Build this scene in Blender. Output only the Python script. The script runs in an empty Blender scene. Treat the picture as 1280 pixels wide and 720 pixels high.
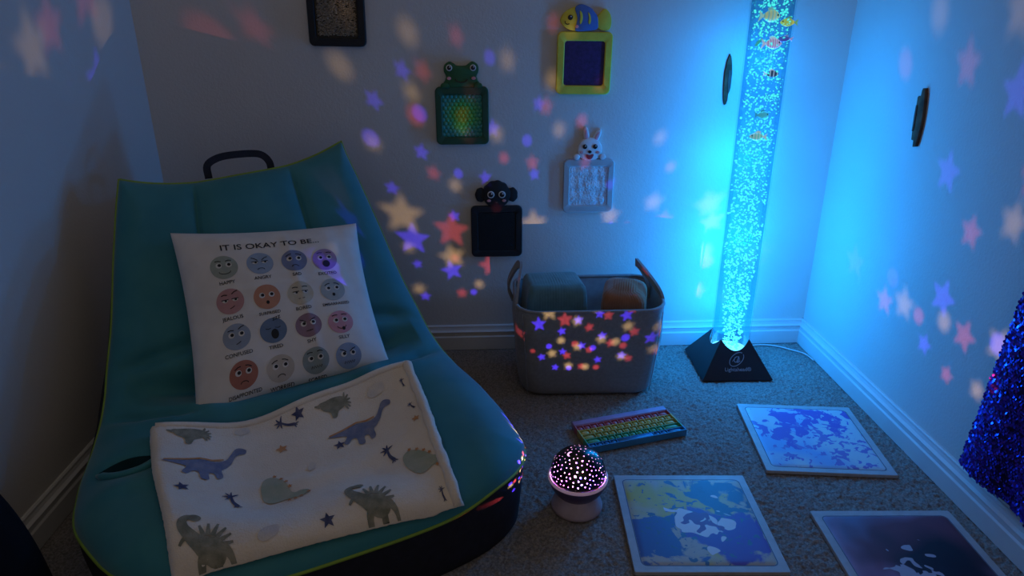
import bpy, bmesh, math, random
import numpy as np
from mathutils import Vector, Matrix, Euler
from mathutils.geometry import delaunay_2d_cdt
from mathutils.bvhtree import BVHTree

PI = math.pi
scene = bpy.context.scene
COL = scene.collection

# ------------------------------------------------------------------ camera
cam_data = bpy.data.cameras.new('camera')
cam = bpy.data.objects.new('camera', cam_data)
COL.objects.link(cam)
cam_data.sensor_fit = 'HORIZONTAL'
cam_data.sensor_width = 36.0
cam_data.lens = 36.0 * 860.0 / 1280.0
cam_data.clip_start = 0.01
cam.location = (0.0, 0.0, 1.0)
cam.rotation_euler = (math.radians(90 - 21.571), 0.0, math.radians(-2.724))
scene.camera = cam

# ------------------------------------------------------------------ world: the dim leftover light of the unlit room
world = bpy.data.worlds.new('world')
scene.world = world
world.use_nodes = True
bg = world.node_tree.nodes['Background']
bg.inputs['Color'].default_value = (1.0, 0.86, 0.72, 1)
bg.inputs['Strength'].default_value = 0.185

# ------------------------------------------------------------------ exposure
vs = scene.view_settings
vs.view_transform = 'Standard'
vs.look = 'None'
vs.exposure = 0.0
vs.gamma = 1.0
vs.use_curve_mapping = False
try:
    scene.cycles.transparent_max_bounces = 24
    scene.cycles.max_bounces = 8
    scene.cycles.caustics_reflective = False
    scene.cycles.caustics_refractive = False
    scene.cycles.use_denoising = True
except Exception:
    pass

# light levels of the two lamps
TUBE_WATER = 1.6        # radiance of the lit water column near its foot
TUBE_LED = 8.6          # watts of the diode ring under the column
STAR_BLUE, STAR_RED, STAR_YELLOW = 44, 19, 20   # watts of the three projector diodes

# ------------------------------------------------------------------ room numbers (metres)
BACK_Y, LEFT_X, RIGHT_X = 2.01, -0.914, 1.05

# ================================================================== helpers
def nodes_of(m):
    m.use_nodes = True
    nt = m.node_tree
    return nt, nt.nodes, nt.links, nt.nodes['Principled BSDF']

def mat(name, col, rough=0.7, metal=0.0, bump=None, var=None, sheen=0.0, spec=0.5, emit=None, coat=0.0):
    """var = (scale, second colour, contrast); bump = (scale, strength, distance)"""
    m = bpy.data.materials.new(name)
    nt, N, L, p = nodes_of(m)
    p.inputs['Base Color'].default_value = (*col, 1)
    p.inputs['Roughness'].default_value = rough
    p.inputs['Metallic'].default_value = metal
    p.inputs['Specular IOR Level'].default_value = spec
    p.inputs['Sheen Weight'].default_value = sheen
    p.inputs['Coat Weight'].default_value = coat
    tc = N.new('ShaderNodeTexCoord')
    if var is None:
        var = (40.0, tuple(c * 0.86 for c in col), 0.5)
    n = N.new('ShaderNodeTexNoise')
    n.inputs['Scale'].default_value = var[0]
    n.inputs['Detail'].default_value = 3
    L.new(tc.outputs['Object'], n.inputs['Vector'])
    r = N.new('ShaderNodeValToRGB')
    w = 0.5 * (1 - var[2])
    r.color_ramp.elements[0].position = 0.3 * 1 + 0.0 + w * 0.3
    r.color_ramp.elements[1].position = 0.7 - w * 0.3
    r.color_ramp.elements[0].color = (*var[1], 1)
    r.color_ramp.elements[1].color = (*col, 1)
    L.new(n.outputs['Fac'], r.inputs['Fac'])
    L.new(r.outputs['Color'], p.inputs['Base Color'])
    if bump:
        b = N.new('ShaderNodeBump')
        b.inputs['Strength'].default_value = bump[1]
        b.inputs['Distance'].default_value = bump[2]
        n2 = N.new('ShaderNodeTexNoise')
        n2.inputs['Scale'].default_value = bump[0]
        n2.inputs['Detail'].default_value = 4
        L.new(tc.outputs['Object'], n2.inputs['Vector'])
        L.new(n2.outputs['Fac'], b.inputs['Height'])
        L.new(b.outputs['Normal'], p.inputs['Normal'])
    if emit:
        p.inputs['Emission Color'].default_value = (*emit[0], 1)
        p.inputs['Emission Strength'].default_value = emit[1]
    return m

def empty(name, loc=(0, 0, 0), rot=(0, 0, 0)):
    o = bpy.data.objects.new(name, None)
    o.empty_display_size = 0.05
    o.location = loc
    o.rotation_euler = rot
    COL.objects.link(o)
    return o

def tag(o, label=None, cat=None, group=None, kind=None):
    if label: o['label'] = label
    if cat: o['category'] = cat
    if group: o['group'] = group
    if kind: o['kind'] = kind
    return o

def mesh_obj(name, verts, faces, m, parent=None, smooth=True, fmat=None, loc=None, rot=None):
    me = bpy.data.meshes.new(name)
    me.from_pydata([tuple(map(float, v)) for v in verts], [], [tuple(map(int, f)) for f in faces])
    me.update()
    return link_mesh(name, me, m, parent, smooth, fmat, loc, rot)

def link_mesh(name, me, m, parent=None, smooth=True, fmat=None, loc=None, rot=None):
    if m is not None:
        for mm in (m if isinstance(m, (list, tuple)) else [m]):
            me.materials.append(mm)
    if fmat is not None:
        me.polygons.foreach_set('material_index', np.asarray(fmat, dtype=np.int32))
    if smooth:
        me.polygons.foreach_set('use_smooth', np.ones(len(me.polygons), dtype=bool))
    o = bpy.data.objects.new(name, me)
    COL.objects.link(o)
    o.parent = parent
    if loc is not None: o.location = loc
    if rot is not None: o.rotation_euler = rot
    return o

def bm_obj(name, bm, m, parent=None, smooth=True, loc=None, rot=None):
    bmesh.ops.recalc_face_normals(bm, faces=bm.faces[:])
    me = bpy.data.meshes.new(name)
    bm.to_mesh(me)
    bm.free()
    return link_mesh(name, me, m, parent, smooth, None, loc, rot)

def flat_shade_angle(o, deg=35):
    try:
        o.data.set_sharp_from_angle(angle=math.radians(deg))
    except Exception:
        pass
    return o

def loft(rings, cap0=True, cap1=True, closed=True):
    n = len(rings[0])
    V = [tuple(p) for r in rings for p in r]
    Fc = []
    for k in range(len(rings) - 1):
        for i in range(n if closed else n - 1):
            j = (i + 1) % n
            Fc.append((k * n + i, k * n + j, (k + 1) * n + j, (k + 1) * n + i))
    if cap0: Fc.append(tuple(reversed(range(n))))
    if cap1: Fc.append(tuple((len(rings) - 1) * n + i for i in range(n)))
    return V, Fc

def lathe(profile, n=48, cap0=True, cap1=True):
    rings = [[(r * math.cos(2 * PI * i / n), r * math.sin(2 * PI * i / n), z) for i in range(n)] for r, z in profile]
    return loft(rings, cap0, cap1)

def tube(points, rad, n=8, closed=False):
    P = [Vector(p) for p in points]
    rads = rad if isinstance(rad, (list, tuple)) else [rad] * len(P)
    rings = []
    up = Vector((0, 0, 1))
    for i, p in enumerate(P):
        if closed:
            d = P[(i + 1) % len(P)] - P[i - 1]
        else:
            d = P[min(i + 1, len(P) - 1)] - P[max(i - 1, 0)]
        d.normalize()
        a = d.cross(up)
        if a.length < 0.05: a = d.cross(Vector((0, 1, 0)))
        a.normalize()
        b = a.cross(d)
        rings.append([tuple(p + (a * math.cos(2 * PI * k / n) + b * math.sin(2 * PI * k / n)) * rads[i]) for k in range(n)])
    if closed:
        V, Fc = loft(rings, False, False)
        m = len(rings)
        for k in range(n):
            j = (k + 1) % n
            Fc.append(((m - 1) * n + k, (m - 1) * n + j, j, k))
        return V, Fc
    return loft(rings, True, True)

def rrect(w, h, r, n=6):
    out = []
    for cx, cy, a0 in ((w / 2 - r, h / 2 - r, 0), (-w / 2 + r, h / 2 - r, 90), (-w / 2 + r, -h / 2 + r, 180), (w / 2 - r, -h / 2 + r, 270)):
        for k in range(n + 1):
            a = math.radians(a0 + 90.0 * k / n)
            out.append((cx + r * math.cos(a), cy + r * math.sin(a)))
    return out

def ellipse(cx, cy, rx, ry, n=24, rot=0.0):
    c, s = math.cos(rot), math.sin(rot)
    o = []
    for k in range(n):
        a = 2 * PI * k / n
        x, y = rx * math.cos(a), ry * math.sin(a)
        o.append((cx + c * x - s * y, cy + s * x + c * y))
    return o

def star_pts(cx, cy, r, rot=PI / 2, inner=0.45, n=5):
    o = []
    for k in range(2 * n):
        a = rot + PI * k / n
        q = r if k % 2 == 0 else r * inner
        o.append((cx + q * math.cos(a), cy + q * math.sin(a)))
    return o

def smooth_closed(pts, sub=4):
    n = len(pts)
    out = []
    for i in range(n):
        p0, p1, p2, p3 = [np.array(pts[(i + k - 1) % n], float) for k in range(4)]
        for j in range(sub):
            t = j / sub
            q = 0.5 * ((2 * p1) + (-p0 + p2) * t + (2 * p0 - 5 * p1 + 4 * p2 - p3) * t * t + (-p0 + 3 * p1 - 3 * p2 + p3) * t ** 3)
            out.append(tuple(q))
    return out

def smooth_open(pts, sub=6):
    P = [np.array(p, float) for p in pts]
    P = [2 * P[0] - P[1]] + P + [2 * P[-1] - P[-2]]
    out = []
    for i in range(1, len(P) - 2):
        p0, p1, p2, p3 = P[i - 1], P[i], P[i + 1], P[i + 2]
        for j in range(sub):
            t = j / sub
            out.append(tuple(0.5 * ((2 * p1) + (-p0 + p2) * t + (2 * p0 - 5 * p1 + 4 * p2 - p3) * t * t + (-p0 + 3 * p1 - 3 * p2 + p3) * t ** 3)))
    out.append(tuple(P[-2]))
    return out

def ribbon(line, w):
    """outline polygon of a stroke of width w along a 2-D line"""
    P = [np.array(p, float) for p in line]
    Lf, Rt = [], []
    for i, p in enumerate(P):
        d = P[min(i + 1, len(P) - 1)] - P[max(i - 1, 0)]
        d /= (np.linalg.norm(d) + 1e-9)
        nrm = np.array([-d[1], d[0]])
        Lf.append(tuple(p + nrm * w / 2)); Rt.append(tuple(p - nrm * w / 2))
    return Lf + Rt[::-1]

def fill(poly, step=None):
    """triangulated 2-D polygon, with inner points every `step`"""
    area = sum(poly[i - 1][0] * poly[i][1] - poly[i][0] * poly[i - 1][1] for i in range(len(poly)))
    if area < 0: poly = list(poly)[::-1]
    pts = [Vector(p) for p in poly]
    n = len(pts)
    extra = []
    if step:
        xs = [p[0] for p in poly]; ys = [p[1] for p in poly]
        a = np.arange(min(xs) + step / 2, max(xs), step)
        b = np.arange(min(ys) + step / 2, max(ys), step)
        extra = [Vector((x, y)) for x in a for y in b]
    v, e, f, ov, oe, of = delaunay_2d_cdt(pts + extra, [], [list(range(n))], 1, 1e-6)
    keep = [tuple(ff) for ff, o in zip(f, of) if len(o)]
    return [tuple(q) for q in v], keep

def slab(outline, y_back, y_front, bevel=0.0015):
    """outline in local x,z pulled out of the wall from y_back to y_front (front faces -y)"""
    bm = bmesh.new()
    vs_ = [bm.verts.new((x, y_back, z)) for x, z in outline]
    f = bm.faces.new(vs_)
    r = bmesh.ops.extrude_face_region(bm, geom=[f])
    top = [v for v in r['geom'] if isinstance(v, bmesh.types.BMVert)]
    bmesh.ops.translate(bm, verts=top, vec=(0, y_front - y_back, 0))
    tops = set(top)
    if bevel > 0:
        ed = [e for e in bm.edges if e.verts[0] in tops and e.verts[1] in tops]
        bmesh.ops.bevel(bm, geom=ed, offset=bevel, segments=2, affect='EDGES', profile=0.5)
    return bm

def box_bm(x0, x1, y0, y1, z0, z1, bevel=0.0, seg=2, bm=None):
    b = bmesh.new() if bm is None else bm
    r = bmesh.ops.create_cube(b, size=1.0)
    for v in r['verts']:
        v.co = Vector(((x0 + x1) / 2 + v.co.x * (x1 - x0), (y0 + y1) / 2 + v.co.y * (y1 - y0), (z0 + z1) / 2 + v.co.z * (z1 - z0)))
    if bevel > 0:
        ed = list({e for v in r['verts'] for e in v.link_edges})
        bmesh.ops.bevel(b, geom=ed, offset=bevel, segments=seg, affect='EDGES', profile=0.5)
    return b

def text_mesh(s, size, italic=0.0):
    """flat outline-filled lettering, centred, as 2-D vertices and faces"""
    cu = bpy.data.curves.new('lettering', 'FONT')
    cu.body = s; cu.size = size; cu.align_x = 'CENTER'; cu.align_y = 'CENTER'; cu.shear = italic
    cu.resolution_u = 3; cu.offset = size * 0.010
    o = bpy.data.objects.new('lettering', cu)
    COL.objects.link(o)
    dg = bpy.context.evaluated_depsgraph_get()
    me = bpy.data.meshes.new_from_object(o.evaluated_get(dg))
    V = [tuple(v.co[:2]) for v in me.vertices]
    Fc = [tuple(p.vertices) for p in me.polygons]
    bpy.data.objects.remove(o); bpy.data.curves.remove(cu); bpy.data.meshes.remove(me)
    return V, Fc

def sstep(a, b, x):
    t = np.clip((x - a) / (b - a), 0, 1)
    return t * t * (3 - 2 * t)

# ================================================================== the room
def wall_mat(name, col):
    m = mat(name, col, 0.85, bump=(160.0, 0.35, 0.002), var=(3.0, tuple(c * 0.96 for c in col), 0.4), spec=0.25)
    return m
M_wall = wall_mat('wall_paint', (0.63, 0.605, 0.58))
M_trim = mat('trim_paint', (0.64, 0.64, 0.64), 0.5, var=(8.0, (0.60, 0.60, 0.61), 0.4))

o = bm_obj('wall_back', box_bm(LEFT_X - 0.1, RIGHT_X + 0.1, BACK_Y, BACK_Y + 0.1, -0.02, 2.44), M_wall, smooth=False)
tag(o, 'plain painted back wall with hanging sensory pads', 'wall', kind='structure')
o = bm_obj('wall_left', box_bm(LEFT_X - 0.1, LEFT_X, -0.8, BACK_Y, -0.02, 2.44), M_wall, smooth=False)
tag(o, 'plain painted left wall beside the floor chair', 'wall', kind='structure')
o = bm_obj('wall_right', box_bm(RIGHT_X, RIGHT_X + 0.1, -0.8, BACK_Y, -0.02, 2.44), M_wall, smooth=False)
tag(o, 'plain painted right wall lit blue by the bubble tube', 'wall', kind='structure')

# carpet floor: one sheet with real tufted relief
def carpet():
    st = 0.004
    xs = np.arange(LEFT_X, RIGHT_X + st, st); ys = np.arange(0.55, BACK_Y + st, st)
    rng = np.random.default_rng(3)
    def noise(k):
        a = rng.standard_normal((len(ys) + 2 * k, len(xs) + 2 * k))
        for _ in range(2):
            a = np.cumsum(a, 0); a = (a[k:] - a[:-k]) / k
            a = np.cumsum(a, 1); a = (a[:, k:] - a[:, :-k]) / k
        return a[:len(ys), :len(xs)] / (a.std() + 1e-9)
    z = 0.0016 * noise(1) + 0.0006 * noise(2) + 0.0004 * noise(9)
    z = np.clip(z, -0.0045, 0.0040) - 0.002
    X, Y = np.meshgrid(xs, ys)
    X = X + rng.uniform(-0.0012, 0.0012, X.shape); Y = Y + rng.uniform(-0.0012, 0.0012, Y.shape)
    V = np.stack([X, Y, z], -1).reshape(-1, 3)
    nx = len(xs)
    i, j = np.meshgrid(np.arange(len(xs) - 1), np.arange(len(ys) - 1))
    a = (j * nx + i).ravel()
    Fq = np.stack([a, a + 1, a + nx + 1, a + nx], -1)
    me = bpy.data.meshes.new('floor')
    me.vertices.add(len(V)); me.vertices.foreach_set('co', V.ravel())
    me.loops.add(Fq.size); me.loops.foreach_set('vertex_index', Fq.ravel())
    me.polygons.add(len(Fq)); me.polygons.foreach_set('loop_start', np.arange(0, Fq.size, 4)); 
    me.update(calc_edges=True); me.validate()
    return me
M_carpet = mat('carpet_yarn', (0.33, 0.30, 0.275), 0.95, var=(210.0, (0.17, 0.155, 0.142), 0.6), bump=(420.0, 0.6, 0.003), spec=0.1, sheen=0.1)
fl = link_mesh('floor', carpet(), M_carpet, smooth=True)
tag(fl, 'grey beige carpeted floor', 'floor', kind='structure')
o = bm_obj('underlay', box_bm(LEFT_X, RIGHT_X, -0.8, BACK_Y, -0.06, -0.0075), M_carpet, smooth=False, parent=fl)

def baseboard(name, p0, p1, inward, label):
    prof = [(0, 0), (.016, 0), (.016, .043), (.0125, .047), (.0125, .058), (.0155, .061), (.009, .066), (.007, .073), (.007, .078), (.004, .081), (0, .081)]
    p0 = Vector(p0); p1 = Vector(p1); inward = Vector(inward)
    rings = [[tuple(p + inward * d + Vector((0, 0, z))) for d, z in prof] for p in (p0, p1)]
    V, Fc = loft(rings, True, True)
    o = mesh_obj(name, V, Fc, M_trim, smooth=False)
    bm = bmesh.new(); bm.from_mesh(o.data); bmesh.ops.recalc_face_normals(bm, faces=bm.faces[:]); bm.to_mesh(o.data); bm.free()
    return tag(o, label, 'baseboard', kind='structure')
baseboard('baseboard_back', (LEFT_X, BACK_Y, 0), (RIGHT_X, BACK_Y, 0), (0, -1, 0), 'white moulded baseboard along the back wall')
baseboard('baseboard_left', (LEFT_X, -0.8, 0), (LEFT_X, BACK_Y, 0), (1, 0, 0), 'white moulded baseboard along the left wall')
baseboard('baseboard_right', (RIGHT_X, BACK_Y, 0), (RIGHT_X, -0.8, 0), (-1, 0, 0), 'white moulded baseboard along the right wall')

# ================================================================== floor chair
CH_A = math.radians(24.5)
CH_W = np.array([math.cos(CH_A), math.sin(CH_A)])       # across, to the sitter's left
CH_F = np.array([math.sin(CH_A), -math.cos(CH_A)])      # from the back towards the seat front
CH_O = np.array([-0.585, 1.705])
SS = np.array([-.05, 0, .08, .15, .22, .30, .36, .42, .50, .60, .70, .78, .84])
ZZ = np.array([.745, .680, .563, .460, .362, .270, .230, .205, .183, .166, .154, .142, .131])
WS = np.array([0, .05, .13, .20, .27, .335, .41, .50, .60, .70, .84])
WW = np.array([.255, .275, .302, .322, .346, .362, .383, .408, .418, .412, .395])
_s = np.linspace(-0.06, 0.9, 481)
def _smooth(a, k=15):
    a = np.pad(a, k, mode='reflect', reflect_type='odd')
    for _ in range(2):
        a = np.convolve(a, np.ones(k) / k, mode='same')
    return a[k:-k]
_z = _smooth(np.interp(_s, SS, ZZ)); _w = _smooth(np.interp(_s, WS, WW)); _dz = np.gradient(_z, _s)
def chair_local(u, v):
    """u across -1..1, v from the top of the back (0) to the seat front (1) -> (s, t, z)"""
    u = np.asarray(u, float); v = np.asarray(v, float)
    au = np.abs(u)
    sf = 0.70 + 0.137 * np.sqrt(np.clip(1 - au ** 3.2, 0, 1))
    s = 0.837 * v * (1 - (1 - sf / 0.837) * sstep(0.45, 1.0, v))
    s = s + (1 - v) ** 8 * (0.002 - 0.015 * u + 0.026 * (1 - au ** 2.5))
    W = np.interp(s, _s, _w)
    t = u * W * np.where(u < 0, 1 - 0.20 * sstep(.55, .85, s), 1.0)
    z = np.interp(s, _s, _z); dz = np.interp(s, _s, _dz)
    nl = np.sqrt(1 + dz * dz)
    ns, nz = -dz / nl, 1 / nl
    # rounded edge of the padding
    e = np.minimum((1 - au) / 0.20, np.minimum((1 - v) / 0.13, v / 0.07))
    e = np.clip(e, 0, 1)
    thick = 0.030 + 0.014 * sstep(.34, .5, s)
    d = thick * np.sqrt(np.clip(1 - (1 - e) ** 2, 0, 1))
    inner = np.clip(1 - au ** 4, 0, 1)
    back = 1 - sstep(.27, .34, s)
    d -= back * (0.007 * np.exp(-((au - 0.41) / 0.016) ** 2) + 0.006 * np.exp(-((au - 0.41) / 0.07) ** 2)) * sstep(0.0, 0.06, v)            # stitched channels
    d += 0.010 * back * (1 - (np.clip(au / 0.40, 0, 1)) ** 2) * inner
    d -= 0.052 * np.exp(-((s - 0.335 + 0.04 * (au - .3)) / 0.024) ** 2) * np.clip(1 - (au / 0.88) ** 4, 0, 1)    # hip crease
    d += (0.010 + 0.018 * sstep(.25, .5, au)) * np.exp(-((s - 0.410 + 0.05 * (au - .5)) / 0.032) ** 2) * np.exp(-(u / 0.80) ** 6)               # roll in front of it
    d -= 0.046 * sstep(.41, .50, s) * (1 - sstep(.68, .80, s)) * np.exp(-(u / 0.5) ** 4)      # hollow of the seat
    d += 0.014 * sstep(.36, .5, s) * np.exp(-((au - 0.76) / 0.16) ** 2)                       # soft arms
    d -= 0.017 * np.exp(-((s - 0.265 - 0.05 * (au - 0.7)) / 0.011) ** 2) * sstep(.40, .55, au) * e
    d -= 0.020 * np.exp(-((s - 0.390 + 0.10 * (au - 0.7)) / 0.013) ** 2) * sstep(.40, .6, au) * e
    # pocket dip in the arm on the wall side
    d -= 0.020 * np.exp(-((s - 0.520) / 0.024) ** 2 - ((t + 0.322) / 0.042) ** 2)
    d += 0.006 * np.exp(-((s - 0.575) / 0.020) ** 2 - ((t + 0.322) / 0.060) ** 2)
    # soft unevenness
    d += 0.004 * np.sin(11 * s + 3.0) * np.sin(9 * t + 1.3) * e
    return s + ns * d, t, z + nz * d
def chair_world(u, v):
    s, t, z = chair_local(u, v)
    return np.stack([CH_O[0] + s * CH_F[0] + t * CH_W[0], CH_O[1] + s * CH_F[1] + t * CH_W[1], z], -1)
def st_world(s, t, z):
    return np.array([CH_O[0] + s * CH_F[0] + t * CH_W[0], CH_O[1] + s * CH_F[1] + t * CH_W[1], z])
CH_BASE = np.array([-0.40, 1.30, 0.0])

M_teal = mat('teal_neoprene', (0.034, 0.205, 0.235), 0.62, var=(12.0, (0.022, 0.18, 0.22), 0.5), bump=(600.0, 0.15, 0.001), sheen=0.25, spec=0.35)
M_navy = mat('navy_canvas', (0.010, 0.011, 0.024), 0.8, var=(60.0, (0.006, 0.007, 0.016), 0.5), bump=(700.0, 0.3, 0.001))
M_lime = mat('lime_piping', (0.24, 0.38, 0.04), 0.6)
M_pocket = mat('pocket_shade', (0.006, 0.028, 0.034), 0.95, spec=.1)  # darkened teal standing in for the shade inside the pocket

def make_chair():
    root = empty('floor_chair', CH_BASE)
    tag(root, 'teal padded floor chair with lime piping and black base, leaning into the corner', 'chair')
    nu, nv = 171, 151
    uu = np.sin(np.linspace(-1, 1, nu) * PI / 2)
    uu = 0.35 * uu + 0.65 * np.linspace(-1, 1, nu)
    vv = np.linspace(0, 1, nv)
    U, Vv = np.meshgrid(uu, vv)
    P = chair_world(U, Vv)
    V = (P - CH_BASE).reshape(-1, 3)
    Fc = [(j * nu + i, (j + 1) * nu + i, (j + 1) * nu + i + 1, j * nu + i + 1) for j in range(nv - 1) for i in range(nu - 1)]
    pad = mesh_obj('padded_seat', V, Fc, M_teal, root)
    bvh = BVHTree.FromPolygons([tuple(p) for p in P.reshape(-1, 3)], Fc)
    # outline loop: down the left, along the front, up the right, over the top
    loop = [P[j, 0] for j in range(nv)] + [P[-1, i] for i in range(1, nu)] + [P[j, -1] for j in range(nv - 2, -1, -1)] + [P[0, i] for i in range(nu - 2, 0, -1)]
    pts = [loop[0]]
    for p in loop[1:]:
        if np.linalg.norm(p - pts[-1]) > 0.008: pts.append(p)
    loop = np.array(pts)
    V, Fc = tube([tuple(p - CH_BASE) for p in loop], 0.0034, 6, closed=True)
    mesh_obj('piping', V, Fc, M_lime, root)
    # dark base skirt from the piping to the floor
    c = loop[:, :2].mean(0)
    n = len(loop)
    tan = np.roll(loop[:, :2], -3, 0) - np.roll(loop[:, :2], 3, 0)
    nrm = np.stack([tan[:, 1], -tan[:, 0]], -1)
    nrm /= np.linalg.norm(nrm, axis=1, keepdims=True) + 1e-9
    sgn = np.sign(((loop[:, :2] - c) * nrm).sum(1)); nrm *= sgn[:, None]
    for _ in range(6):
        nrm = (np.roll(nrm, 1, 0) + nrm * 2 + np.roll(nrm, -1, 0)) / 4
    rings = []
    bk = 1 - sstep(.35, .65, (loop[:, :2] - CH_O) @ CH_F)
    K = 9
    for k in range(K + 1):
        f = k / K
        off = (0.042 * bk * math.sin(PI * min(1, f * 1.3)) - (0.012 + .022 * bk) * f ** 1.3 - 0.001)[:, None]
        z = loop[:, 2] * (1 - f)
        xy = loop[:, :2] + nrm * off
        rings.append([(xy[i, 0] - CH_BASE[0], xy[i, 1] - CH_BASE[1], z[i] if k else z[i] - 0.002) for i in range(n)])
    V, Fc = loft(rings, False, True)
    mesh_obj('base_cover', V, Fc, M_navy, root)
    # carry strap on the top edge
    prof = smooth_open([(-.075, 0.0, -.015), (-.074, -.004, .015), (-.052, -.010, .029), (-.02, -.014, .034), (.03, -.014, .034), (.055, -.012, .028), (.069, -.006, .010), (.070, 0.0, -.015)], 5)
    rings = []
    for i, (t, s, dz) in enumerate(prof):
        a = np.array(prof[max(i - 1, 0)]); b = np.array(prof[min(i + 1, len(prof) - 1)])
        d = b - a; d = d / np.linalg.norm(d)
        s0 = -0.014
        base = st_world(s0 + .024 + s, t, 0.652 + dz)
        
        dirw = np.array([CH_W[0] * d[0], CH_W[1] * d[0], d[2]])
        nn = np.array([CH_F[0], CH_F[1], 0.25]); nn /= np.linalg.norm(nn)
        side = np.cross(nn, dirw); side /= np.linalg.norm(side)
        w, h = 0.0085, 0.002
        rings.append([tuple(base - CH_BASE + side * a1 * w + nn * a2 * h) for a1, a2 in ((-1, -1), (1, -1), (1, 1), (-1, 1))])
    V, Fc = loft(rings)
    mesh_obj('carry_strap', V, Fc, M_navy, root, smooth=False)
    # pocket mouth in the arm: dark lens as painted-in shade, and its padded lip
    def on(s, t, up=0.002):
        p = st_world(s, t, 1.0)
        h = bvh.ray_cast(Vector(p), Vector((0, 0, -1)))
        return np.array(h[0]) + np.array(h[1]) * up * (1 if h[1].z > 0 else -1)
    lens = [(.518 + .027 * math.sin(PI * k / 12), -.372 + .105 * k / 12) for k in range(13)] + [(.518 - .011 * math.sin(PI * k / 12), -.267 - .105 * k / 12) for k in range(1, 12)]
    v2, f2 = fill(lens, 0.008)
    mesh_obj('pocket_shade_patch', [on(a, b, 0.0025) - CH_BASE for a, b in v2], f2, M_pocket, root)
    lip = [on(s + .004, t, 0.003) - CH_BASE for s, t in lens[:13]]
    V, Fc = tube(lip, [0.003] + [0.0075] * 11 + [0.003], 8)
    mesh_obj('pocket_lip', V, Fc, M_teal, root)
    # raised stitching along the back channels
    return root, bvh
chair_root, CHAIR_BVH = make_chair()
def chair_top(s, t):
    p = st_world(s, t, 1.2)
    h = CHAIR_BVH.ray_cast(Vector(p), Vector((0, 0, -1)))
    return h[0].z if h[0] is not None else None

# ================================================================== feelings cushion
PC = [st_world(.154, -.179, .553), st_world(.176, .228, .527), st_world(.402, .222, .252), st_world(.430, -.195, .238)]   # TL TR BR BL
_pn = np.cross(PC[1] - PC[0], PC[3] - PC[0]); _pn = -_pn / np.linalg.norm(_pn)
if _pn[1] > 0: _pn = -_pn
PIL_W, PIL_H = 0.41, 0.40
def pillow_pt(u, v, side=1.0, up=0.0):
    """u 0..1 left to right, v 0..1 top to bottom; side +1 front, -1 rear"""
    u = np.clip(u, 0, 1); v = np.clip(v, 0, 1)
    a, b = 2 * u - 1, 2 * v - 1
    # edges drawn in between the corners
    a2 = a * (1 - 0.055 * (1 - b * b)) ; b2 = b * (1 - 0.05 * (1 - a * a))
    uu, vv = (a2 + 1) / 2, (b2 + 1) / 2
    p = (PC[0] * (1 - uu) * (1 - vv) + PC[1] * uu * (1 - vv) + PC[2] * uu * vv + PC[3] * (1 - uu) * vv)
    h = (max(0, 1 - a ** 4) ** 0.75) * (max(0, 1 - b ** 4) ** 0.75)
    amp = 0.052 if side > 0 else 0.040
    fold = 0.0
    if side > 0:
        fold = h * (0.0035 * math.exp(-((u - 0.56 - 0.08 * v) / 0.02) ** 2) + 0.003 * math.exp(-((v - 0.42) / 0.025) ** 2) - 0.005 * math.exp(-((u - 0.86 - 0.1 * v) / 0.04) ** 2))
        fold += h * 0.004 * math.sin(7 * u + 2) * math.sin(9 * v + 1)
        fold += 0.008 * math.exp(-((v - 0.08) / 0.05) ** 2) * math.sin(5.0 * u + 0.3) * h
    return p + _pn * (side * (amp * h + 0.003) + fold + up * side)
M_linen = mat('cushion_linen', (0.72, 0.68, 0.65), 0.9, var=(25.0, (0.67, 0.63, 0.60), 0.5), bump=(900.0, 0.3, 0.001), sheen=0.15, spec=0.2)
M_ink = mat('black_print', (0.015, 0.015, 0.018), 0.8)
M_eye = mat('white_print', (0.72, 0.70, 0.68), 0.8)
pil_base = np.array([-0.40, 1.40, 0.22])
def make_pillow():
    root = empty('cushion', pil_base)
    tag(root, 'white cushion printed with sixteen round feeling faces, propped on the teal chair', 'cushion')
    n = 56
    V, Fc = [], []
    for side in (1.0, -1.0):
        for j in range(n + 1):
            for i in range(n + 1):
                V.append(pillow_pt(i / n, j / n, side) - pil_base)
    m = (n + 1) ** 2
    for j in range(n):
        for i in range(n):
            a = j * (n + 1) + i
            Fc.append((a, a + n + 1, a + n + 2, a + 1))
            Fc.append((m + a, m + a + 1, m + a + n + 2, m + a + n + 1))
    per = [(i, 0) for i in range(n)] + [(n, j) for j in range(n)] + [(n - i, n) for i in range(n)] + [(0, n - j) for j in range(n)]
    for k in range(len(per)):
        a = per[k][1] * (n + 1) + per[k][0]; q = per[(k + 1) % len(per)]; b = q[1] * (n + 1) + q[0]
        Fc.append((a, b, m + b, m + a))
    mesh_obj('cover', V, Fc, M_linen, root)
    return root
pillow_root = make_pillow()

def print_on(name, layers, mapfn, base, mats, parent, step):
    """layers = [(list of polygons or (verts, faces), material index, lift)] flat prints mapped onto a curved cloth"""
    V, Fc, mi = [], [], []
    for polys, k, lift in layers:
        for poly in polys:
            if isinstance(poly, tuple) and len(poly) == 2 and isinstance(poly[0], list):
                v2, f2 = poly
            else:
                v2, f2 = fill(poly, step)
            o = len(V)
            V += [mapfn(x, y, lift) - base for x, y in v2]
            Fc += [tuple(o + i for i in f) for f in f2]
            mi += [k] * len(f2)
    o = mesh_obj(name, V, Fc, mats, parent, True, mi)
    return o

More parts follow.
